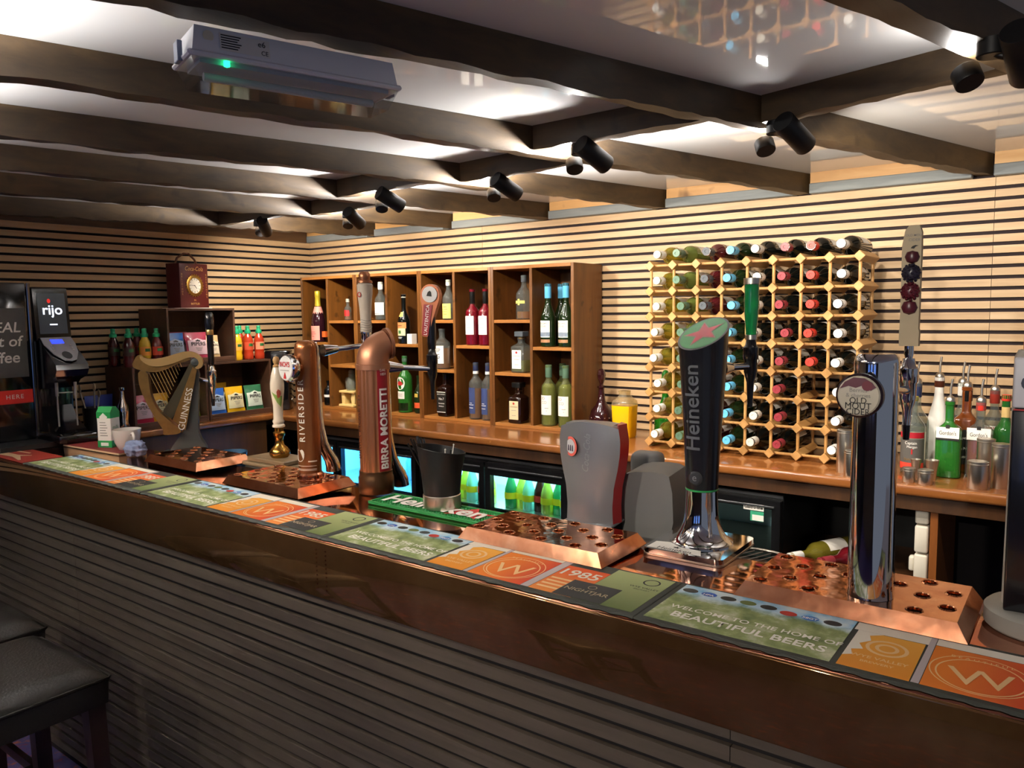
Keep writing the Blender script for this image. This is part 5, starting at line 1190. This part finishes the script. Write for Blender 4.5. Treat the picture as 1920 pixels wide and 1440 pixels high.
obj('red_side', mesh_from(V, F, 40), pmat('dispenser_red', '#b0121a', .3, coat=.3), co)
obj('rear_shell', prism(chaik([(-half(z)*.9, z) for z in zs]+[(half(z)*.78, z) for z in reversed(zs)]), .0, .045, 'xz'), silv, co)
obj('foot', box(-.07, .072, -.035, .06, 0, .006, .002), silv, co)
lettering('Coca-Cola', .026, pmat('embossed_grey', '#a9abae', .3, .6), co, face_my(.0, -.0306, .19) @ RZ(PI/2-.08), shear=.35, bold=.002, sx=.9)
Q = T(-.046, -.0268, .205) @ RZ(-.5) @ RX(PI/2)
b1 = obj('round_sticker', xf(lathe([(0, 0), (.026, 0), (.026, .0006), (0, .0008)], 32), Q), pmat('sticker_coral', '#d8675c', .4), co)
obj('sticker_disc', xf(lathe([(0, .0009), (.019, .0009), (.019, .0012), (0, .0013)], 28), Q), pmat('sticker_grey', '#c3c2c6', .4), b1)
for k in (-1, 0, 1): obj('sticker_bottle', xf(prism([(-.0028, -.012), (.0028, -.012), (.0022, .0), (.001, .004), (-.001, .004), (-.0022, 0)], .0014, .0017, 'xy'), Q @ T(k*.0085, 0, 0)), pmat('sticker_dark', '#3a3344', .5), b1)
# ---- grey hand-towel box behind it
gx = thing('till_printer', 'rounded grey till printer box behind the soft drink dispenser', 'printer', (3.205, -1.452, 1.0415), .15)
gp = pmat('printer_grey', '#6a6a68', .55)
obj('casing', prism(chaik([(-.075, 0), (-.075, .19), (-.06, .212), (.03, .218), (.06, .205), (.066, .05), (.02, 0)]), -.07, .08, 'xz'), gp, gx)
obj('rear_casing', box(-.11, -.02, .082, .15, .02, .235, .02, 3), gp, gx)
obj('bracket', box(-.05, .02, -.05, .15, -.04, -.001), black_m, gx)
# ---- black tapered tower with slanted green top
he = thing('beer_tap', 'black tapered beer tower with green slanted top, red star and chrome foot', 'beer tap', (3.408, -1.635, BZ), 0)
pl = []
for cx_, cy_, a0 in ((.077, .08, 0), (-.077, .08, PI/2), (-.077, -.10, PI), (.077, -.10, 1.5*PI)):
    pl += [(cx_+.018*math.cos(a0+PI/2*i/6), cy_+.018*math.sin(a0+PI/2*i/6)) for i in range(7)]
bp = obj('base_plate', prism(pl, .004, .016, 'xy'), chrome_m, he); obj('plate_lip', prism([(x*1.01, y*1.01) for x, y in pl], .0, .004, 'xy'), steel_m, he)
wp_ = obj('plate_print', xf(flat([(-.086, -.110), (.045, -.110), (.03, -.075), (-.02, -.075), (-.055, -.05), (-.086, -.06)]), T(0, 0, .0163)), ink_w, bp)
lettering('Heineken', .024, ink, wp_, on_top(-.022, -.101, .0167), sx=.9); obj('star_print', xf(prism([(x*.16, y*.16) for x, y in star], 0, .0003, 'xy'), T(-.024, -.083, .0165)), ink, wp_)
obj('chrome_foot', lathe([(0, .016), (.072, .016), (.073, .02), (.064, .024), (.056, .032), (.048, .045), (.042, .062), (.0385, .085), (.037, .11), (.0362, .14), (0, .14)], 40), chrome_m, he)
obj('green_ring', lathe([(.0364, .139), (.0378, .14), (.0378, .143), (.0364, .144)], 40), pmat('ring_green', '#2a8a4a', .3), he)
def rH(z): return .037+(.0575-.037)*((z-.144)/.36)**1.2 if z > .144 else .037
n = 40; V = []; F = []; zc = [.144+.30*i/14 for i in range(15)]
for z in zc:
    for i in range(n):
        a = 2*PI*i/n; V.append((rH(z)*math.cos(a), rH(z)*math.sin(a), z))
sl = lambda x, y: .502+.62*y+.12*x
for i in range(n):
    a = 2*PI*i/n; x, y = rH(.5)*math.cos(a), rH(.5)*math.sin(a); V.append((x, y, max(.45, sl(x, y))))
for j in range(15):
    for i in range(n): F.append((j*n+i, j*n+(i+1) % n, (j+1)*n+(i+1) % n, (j+1)*n+i))
F.append(tuple(range(15*n, 16*n)))
obj('black_body', mesh_from(V, F, 50), pmat('tower_black', '#15151a', .25, coat=.3), he)
def slant(poly, dz): return mesh_from([(x, y, max(.45, sl(x, y))+dz) for x, y in poly], [tuple(range(len(poly)))])
obj('top_rim', slant(disc(.0574, 40), .0008), gunm, he); tp_ = obj('green_top', slant(disc(.053, 40), .0014), pmat('top_green', '#1f7a34', .4), he)
s2 = [(x*.75, y*.85) for x, y in star]; sr = RZ(-.35)
def rot2(p, a): return [(x*math.cos(a)-y*math.sin(a), x*math.sin(a)+y*math.cos(a)) for x, y in p]
bmS = lambda p, dz: mesh_from([(0, 0, sl(0, 0)+dz)]+[(x, y, max(.45, sl(x, y))+dz) for x, y in p], [(0, 1+k, 1+(k+1) % len(p)) for k in range(len(p))])
obj('star_edge', bmS(rot2([(x*1.02, y*1.02) for x, y in s2], .35), .0020), pmat('star_grey', '#9a7068', .4), tp_); obj('red_star', bmS(rot2([(x*.86, y*.86) for x, y in s2], .35), .0026), pmat('star_red', '#b02832', .35), tp_)
letter_cyl('Heineken', .052, pmat('relief_grey', '#55585e', .4), he, .045, FRONT-.12, .335, True, bold=.012, sx=1.0, rz=rH)
obj('button_badge', xf(lathe([(.0, .006), (.012, .006), (.0155, .003), (.017, 0)], 24), T(0.0, -.0375, .172) @ RX(PI/2)), pmat('badge_smoke', '#4a4c50', .2, .5), he)
lettering('e', .024, pmat('badge_light', '#8a8c90', .3, .5), he, face_my(0, -.0443, .174))
hm = lathe([(0, 0), (.012, 0), (.013, .012), (.0125, .016), (.013, .02), (.0165, .06), (.018, .09), (.017, .11), (.0175, .128), (.019, .135), (.0185, .14), (0, .142)], 20)
faucet(he, 3.462, -1.475, 1.47, 1.605, hm, tglass('green_handle', '#1fa25a', body=.55), (3.43, -1.58, 1.54), True)
wpart('handle_cap', xf(lathe([(.0175, .13), (.0195, .132), (.0195, .146), (0, .148)], 20), T(3.462, -1.475, 1.605)), steel_m, he); wpart('handle_ring', xf(lathe([(.012, 0), (.0145, .001), (.0145, .012), (.012, .013)], 20), T(3.462, -1.475, 1.603)), steel_m, he)
# ---- tall chrome tap with round berry badge
om = thing('beer_tap', 'tall chrome tap with round berry badge and fruit paddle handle', 'beer tap', (3.815, -1.828, BZ+.0345), 0)
obj('column', lathe([(0, 0), (.040, 0), (.0385, .02), (.0375, .40), (.0375, .425), (.036, .435), (.03, .441), (0, .442)], 40), chrome_m, om)
chrome_back(om, .037, .43)
bf, q = badge(om, .0385, -.012, -.072, .372, pmat('badge_dark_rim', '#3a2a30', .25, .6), pmat('badge_cream', '#c6bda8', .3, coat=.4), (0, -1))
obj('badge_arm', tube([(0, -.03, .372), (-.01, -.056, .372)], .018, 18), chrome_m, om)
for k, (s_, y, sz, mm) in enumerate((('Berries', .010, .0105, ink_g), ('& cherries', .001, .010, ink_g), ('OLD', -.008, .0145, ink), ('MOUT', -.0175, .0155, ink), ('CIDER', -.0275, .0145, ink))): lettering(s_, sz, mm, bf, q @ T(0, y, 0), sx=.95)
berry = pmat('berry_red', '#6a1626', .4)
obj('berry_print', xf(flat([(-.030, .012), (-.016, .017), (-.004, .014), (.008, .019), (.02, .010), (.028, .016), (.022, .024), (.010, .031), (-.008, .032), (-.022, .024)]), q @ T(0, 0, .0001)), pmat('berry_print', '#5a2230', .4), bf)
obj('berry_print', xf(flat(disc(.0085, 18)), q @ T(.014, .018, .0004)), berry, bf)
pd = [(-.0175, 0), (.0175, 0), (.0178, .03), (.0165, .034), (.0172, .19), (.0165, .225), (.012, .238), (-.006, .238), (-.013, .228), (-.0175, .20), (-.0172, .034), (-.018, .03)]
PM = T(3.828, -1.60, 1.60) @ RY(.02)
hm = prism(pd, -.009, .009)
faucet(om, 3.828, -1.60, 1.44, 1.60, hm, pmat('paddle_tan', '#b8a684', .5, var=.1), (3.82, -1.78, 1.53), False, 'paddle')
for k, (z, r_, c, bumpy) in enumerate(((.176, .0135, '#4a1a22', 0), (.144, .0172, '#2a2433', 1), (.108, .0172, '#5a1c28', 1), (.077, .0148, '#551a26', 0))):
    if bumpy:
        bm = bmesh.new(); dr = lathe([(0, -.003), (.0026, -.0012), (.003, .0004), (.002, .0022), (0, .003)], 6)
        for i in range(46):
            zz = 1-2*(i+.5)/46; a = i*2.39996; rr = math.sqrt(1-zz*zz); bm.from_mesh(xf(dr, T(r_*rr*math.cos(a)*.9, r_*rr*math.sin(a)*.7, r_*zz)))
        bm.from_mesh(lathe([(0, -r_*.9), (r_*.65, -r_*.62), (r_*.9, 0), (r_*.65, r_*.62), (0, r_*.9)], 16, sy=.72))
        me = bpy.data.meshes.new('berry'); bm.to_mesh(me); bm.free(); me.polygons.foreach_set('use_smooth', [True]*len(me.polygons))
    else: me = lathe([(0, -r_), (r_*.7, -r_*.72), (r_, 0), (r_*.72, r_*.7), (0, r_*.9)], 18, sy=.7)
    wpart('moulded_berry', xf(me, PM @ T(-.002, -.012, z)), pmat('fruit_'+c.strip('#'), c, .3), om)
wpart('lettering', xf(textmesh('OLD MOUT', .0062, 0, .01), PM @ T(0, -.0095, .218) @ RX(PI/2)), ink_g, om); wpart('lettering', xf(textmesh('CIDER', .0075, 0, .01), PM @ T(0, -.0095, .209) @ RX(PI/2)), ink_g, om)
wpart('bird_mark', xf(flat([(-.006, -.002), (.0, -.003), (.003, .001), (.008, .003), (.002, .004), (-.003, .002)]), PM @ T(0, -.0095, .195) @ RX(PI/2)), ink, om)
# ---- lager tower cut by the right edge
ca = thing('beer_tap', 'black and white lager tower cut by the right edge of the picture', 'beer tap', (4.078, -1.735, BZ), .0)
obj('foot_ring', lathe([(0, 0), (.088, 0), (.092, .004), (.092, .03), (.086, .036), (.07, .038), (0, .038)], 40), pmat('foot_grey', '#8c8a82', .4), ca)
oval = lambda r, z0, z1: lathe([(0, z0), (r, z0), (r*1.0, z1), (0, z1)], 40, sq=2.6, sy=.72)
obj('grey_edge', lathe([(0, .038), (.066, .038), (.0645, .30), (.0635, .47), (.058, .482), (0, .484)], 40, sq=2.6, sy=.6), pmat('edge_grey', '#b2ada4', .4), ca)
def faceplate(z0, z1, w, y0, y1): return box(-w, w, y0, y1, z0, z1, .004, 2)
fp_ = obj('black_face', faceplate(.036, .385, .060, -.054, -.02), blk_g, ca); wh_ = obj('white_face', faceplate(.387, .472, .060, -.054, -.02), pmat('face_white', '#d0d0d6', .35), ca)
lettering('CARLING', .034, pmat('lager_navy', '#1a1f3a', .4), wh_, face_my(.012, -.0545, .428), bold=.02, sx=.86); obj('flag_mark', xf(flat([(-.034, .438), (.05, .452), (.05, .466), (-.034, .457)]), T(0, -.0546, 0) @ RX(PI/2)), ink, wh_)
lettering('BURTON', .007, ink_g, fp_, face_my(0, -.0545, .345)); obj('red_line', box(-.058, .058, -.0547, -.0543, .383, .3855), ink_r, ca)
# ---- blue rimmed bowl behind the left tray
t = thing('plastic_tub', 'clear plastic tub with blue side behind the leftmost drip tray', 'tub', (1.36, -1.53, 1.055), 0)
obj('tub', lathe([(0, 0), (.05, 0), (.062, .07), (.064, .074), (.06, .074), (.048, .004), (0, .004)], 28), tglass('tub_blue', '#5a93b8', body=.4), t)
obj('stand_shelf', box(-.12, .12, -.10, .09, -.02, 0), black_m, t)

# ================================================================ UNDER THE COUNTER
fr_in = pmat('fridge_interior', '#cfe4ea', .4); fr_blk = pmat('fridge_black', '#0e0e10', .3, coat=.2)
pane_m = tglass('fridge_glass', '#e8f2f4')
soda_m = [tglass('lemon_soda', '#d8dc5a', body=.5), tglass('green_soda', '#3fae6a', body=.5), tglass('tonic_clear', '#bfe6da', body=.35), pmat('cola_dark', '#3a140c', .15)]
yel_l = pmat('yellow_tag', '#e6d21e', .5)
sb = [(0, 0), (.025, 0), (.027, .004), (.027, .085), (.024, .1), (.013, .14), (.0115, .165), (0, .165)]
sb = [(r*1.12, z*1.0) for r, z in sb]
sodab = lathe(sb, 14); sodac = lathe([(0, .165), (.013, .165), (.013, .177), (0, .178)], 12); sodal = cylpatch(.0303, FRONT+.3, 2.4, .045, .075, 8, .0008)
def fridge(label, x0, x1, doors, lit, col, zt=.925, stock=True):
    t = thing('bottle_fridge', label, 'fridge', (x0, -.55, .02), 0, 'under-counter bottle fridges')
    W = x1-x0; D = .46; H = .985
    obj('casing', join(box(0, .02, 0, D, 0, H), box(W-.02, W, 0, D, 0, H), box(.02, W-.02, 0, D, H-.05, H), box(.02, W-.02, 0, D, 0, .06), box(.02, W-.02, D-.02, D, .06, H-.05)), fr_blk, t)
    obj('liner', join(box(.021, .026, .02, D-.022, .062, H-.052), box(W-.026, W-.021, .02, D-.022, .062, H-.052), box(.026, W-.026, D-.028, D-.022, .062, H-.052)), fr_in, t)
    zz = zt-.02
    for z in (.33, .60, .735): obj('wire_shelf', box(.027, W-.027, .03, D-.03, z, z+.006), steel_m, t)
    if lit:
        obj('led_strip', box(.05, W-.05, .03, .05, H-.058, H-.052), pmat('led_'+label[:6], '#ffffff', .4, emit=col, es=lit), t)
        ld = bpy.data.lights.new('fridge_lamp', 'AREA'); ld.shape = 'RECTANGLE'; ld.size = W-.12; ld.size_y = .25; ld.energy = lit*.5; ld.color = lin(col)[:3]
        lo = bpy.data.objects.new('fridge_lamp', ld); COL.objects.link(lo); lo.parent = t; lo.location = (W/2, .2, H-.062)
    obj('top_trim', box(0, W, -.012, -.001, H-.012, H, .002), pmat('trim_alu', '#6a6c70', .3, .8), t)
    edges_ = [0]+list(doors)+[W]
    for a, b in zip(edges_, edges_[1:]):
        a += .004; b -= .004; f = .03
        d = obj('door', join(box(a, b, -.03, -.002, .03, .03+f), box(a, b, -.03, -.002, zz, H-.02), box(a, a+f, -.03, -.002, .03+f, zz), box(b-f, b, -.03, -.002, .03+f, zz)), fr_blk, t)
        obj('pane', box(a+f, b-f, -.018, -.014, .03+f, zz), pane_m, d)
        obj('handle', box(a+.02, b-.02, -.036, -.031, H-.045, H-.038, .001), pmat('trim_alu', '#6a6c70', .3, .8), d)
    return t
f1 = fridge('left under-counter fridge glowing blue behind the copper towers', .64, 1.47, (.24,), 16, '#58b4ff', .955)
f2 = fridge('middle under-counter fridge full of brightly lit mixers', 1.56, 2.36, (.345,), 16, '#a8f0ff', .93)
f3 = fridge('right dark under-counter fridge with white sticker on its door', 2.66, 3.265, (), 0, '#ffffff', .955)
wpx = lambda nm, me, mt, par: obj(nm, xf(me, T(*par.location).inverted()), mt, par)
wpx('sticker', box(3.128, 3.203, -.5815, -.5805, .944, .967), paper, f3); wpx('sticker', box(3.154, 3.203, -.5815, -.5805, .905, .941), pmat('sticker_green', '#3aa07a', .5), f3); wpx('sticker_field', box(3.161, 3.203, -.5822, -.5816, .907, .928), paper, f3)
o = lettering('Gastro-line', .0165, ink, f3, T(*f3.location).inverted() @ face_my(3.1655, -.582, .9555), bold=.03, sx=.9)
# mixers in the two lit fridges
MIX = []
for x0, x1, z, n in ((1.60, 1.88, .761, 5), (1.95, 2.31, .761, 7), (1.60, 1.88, .626, 5), (1.95, 2.31, .626, 7)):
    for k in range(n): MIX.append((x0+(x1-x0)*(k+.5)/n, -.47+.02*(k % 2), z, k))
for i, (x, y, z, k) in enumerate(MIX):
    rw_ = 'upper' if z > .7 else 'lower'; dr = 'left' if x < 1.9 else 'right'
    t = thing('mixer_bottle', '%s mixer bottle from the left behind the %s door of the bright fridge, %s shelf' % (ORD[k], dr, rw_), 'bottle', (x, y, z), 0, 'mixer bottles in the bright fridge')
    obj('body', sodab, soda_m[(1, 0, 2, 3, 0, 1, 2)[k]], t); obj('cap', sodac, (c_red, foil_y, c_silver)[k % 3], t); obj('label', sodal, yel_l if k != 3 else c_red, t)
for k in range(3):
    t = thing('water_bottle', '%s tall bottle from the left in the blue fridge' % ORD[k], 'bottle', (1.16+.11*k, -.30, .761), 0, 'bottles in the blue fridge')
    obj('body', cached(('wat',), lambda: lathe([(0, 0), (.027, 0), (.029, .004), (.029, .1), (.013, .14), (.012, .17), (0, .17)], 14)), tglass('blue_soda', '#b4dcf6', body=.35), t); obj('cap', cached(('watc',), lambda: lathe([(0, .17), (.014, .17), (.014, .184), (0, .185)], 12)), c_navy, t)
# white tiled pillar and shelf with lying bottles
pt = thing('tiled_pillar', 'narrow stack of white glazed blocks under the counter', 'pillar', (3.688, -.545, 0))
for k in range(11): obj('block', box(0, .04, 0, .4, .003+k*.0965, .0965*(k+1)-.003, .006, 2), pmat('glazed_white', '#d6d0c2', .35), pt)
obj('knob_box', box(-.018, -.001, .02, .05, .80, .85, .006, 2), MATS['glazed_white'], pt)
sh = thing('under_shelf', 'low dark shelf under the counter carrying two lying wine bottles', 'shelf', (3.29, -.55, .74))
obj('board', box(0, .39, 0, .45, 0, .018), dark_wood, sh)
for x in (.0, .37): obj('bracket', box(x, x+.018, 0, .45, -.74, -.001), dark_wood, sh)
for k, (x, gm_, cm_, a) in enumerate(((3.385, tglass('pale_wine_glass', '#b9ac3e', body=.3), c_white, -.5), (3.50, pmat('rose_dark_glass', '#5a1018', .08, coat=.3), c_dred, -.55))):
    t = thing('wine_bottle', ('white wine bottle with white cap lying on the low shelf', 'red wine bottle lying on the low shelf')[k], 'bottle', (x+.06, -.33, .7585+.037), a, 'wine bottles on the low shelf')
    obj('glass_body', wine_m, gm_, t); obj('cap', cap_m, cm_, t); obj('label', lab_m, paper, t)
obj('void_panel', box(3.757, 5.2, -.12, -.1, 0, 1.0), felt, bc)
# rear speed rail of the bar with two wire drainers
rl = thing('speed_rail', 'dark steel rail along the staff side of the bar', 'rail', (0, 0, 0))
obj('rail', box(1.0, 5.2, -1.65, -1.28, .985, .999), pmat('rail_dark', '#17181a', .4, .4), rl); obj('support', box(1.0, 5.2, -1.775, -1.66, .96, .985), black_m, rl)
for k, (x, y) in enumerate(((3.46, -1.40), (3.79, -1.42))):
    t = thing('wire_drainer', ('wire glass drainer behind the tall black tower', 'wire glass drainer behind the rightmost copper tray')[k], 'drainer', (x, y, 1.0))
    pts = [(.09*math.cos(a)*(1 if abs(math.cos(a)) < .8 else 1), .06*math.sin(a), .045) for a in [2*PI*i/24 for i in range(25)]]
    obj('rim', tube(pts, .004, 8, False), steel_m, t)
    for i in range(-3, 4): obj('wire', tube([(i*.022-.02, -.05, .043), (i*.022+.02, .05, .043)], .0014, 5), steel_m, t)
    for sx in (-1, 1): obj('foot', tube([(sx*.07, 0, 0), (sx*.088, 0, .043)], .003, 6), steel_m, t)

# ================================================================ STOOLS
leather = pmat('black_leather', '#17130f', .42, bump=.3, bscale=160); leg_m = wood('stool_leg', '#150b07', '#22120b', '#2e1a10', 'z', .4, 30, .08)
def stool(label, x, y, h, w, rot=0, tuft=False):
    t = thing('bar_stool', label, 'stool', (x, y, 0), rot, 'dark padded stools'); s_ = w/2
    bm = bmesh.new(); n = 16; V = []; F = []
    for j in range(n+1):
        for i in range(n+1):
            u, v = i/n*2-1, j/n*2-1; k = (1-abs(u)**6)*(1-abs(v)**6)
            z = h-.035+.035*k**.35
            if tuft: z -= .006*(math.cos(u*9)*math.cos(v*9) > .7)
            V.append((u*s_*(1-.02*abs(v)**4), v*s_*(1-.02*abs(u)**4), z))
    q = len(V); ring = [i for i in range(n+1)]+[(j+1)*(n+1)-1 for j in range(1, n+1)]+[n*(n+1)+i for i in range(n-1, -1, -1)]+[j*(n+1) for j in range(n-1, 0, -1)]
    for j in range(n):
        for i in range(n): a = j*(n+1)+i; F.append((a, a+1, a+n+2, a+n+1))
    lo = [(V[r][0]*.985, V[r][1]*.985, h-.105) for r in ring]; V += lo; m_ = len(ring)
    for k in range(m_): F.append((ring[k], ring[(k+1) % m_], q+(k+1) % m_, q+k))
    F.append(tuple(q+k for k in range(m_)))
    obj('seat', mesh_from(V, F, 60), leather, t)
    obj('piping', tube([(s_*1.0*c, s_*1.0*d, h-.036) for c, d in ((-.97, -1), (0, -1), (.97, -1), (1, -.97), (1, 0), (1, .97), (.97, 1), (0, 1), (-.97, 1), (-1, .97), (-1, 0), (-1, -.97), (-.97, -1))], .0045, 6, False), leather, t)
    for sx in (-1, 1):
        for sy in (-1, 1):
            a, b = sx*(s_-.035), sy*(s_-.035)
            obj('leg', mesh_from([(a*1.08-.017, b*1.08-.017, 0), (a*1.08+.017, b*1.08-.017, 0), (a*1.08+.017, b*1.08+.017, 0), (a*1.08-.017, b*1.08+.017, 0), (a-.022, b-.022, h-.106), (a+.022, b-.022, h-.106), (a+.022, b+.022, h-.106), (a-.022, b+.022, h-.106)], [(3, 2, 1, 0), (4, 5, 6, 7), (0, 1, 5, 4), (1, 2, 6, 5), (2, 3, 7, 6), (3, 0, 4, 7)]), leg_m, t)
    zr = h*.32; r_ = s_-.03
    for k in (-1, 1):
        obj('foot_rail', box(-r_, r_, k*r_*1.04-.009, k*r_*1.04+.009, zr-.015, zr+.015), leg_m, t); obj('foot_rail', box(k*r_*1.04-.009, k*r_*1.04+.009, -r_+.02, r_-.02, zr+.03, zr+.06), leg_m, t)
stool('black padded bar stool nearest the camera at bottom left', 1.865, -2.60, .765, .43)
stool('black padded bar stool further left, partly behind the nearer one', 1.375, -2.555, .765, .43)
stool('low tufted stool beside the camera, mirrored in the copper fascia', 2.80, -3.36, .52, .36, .5, True)
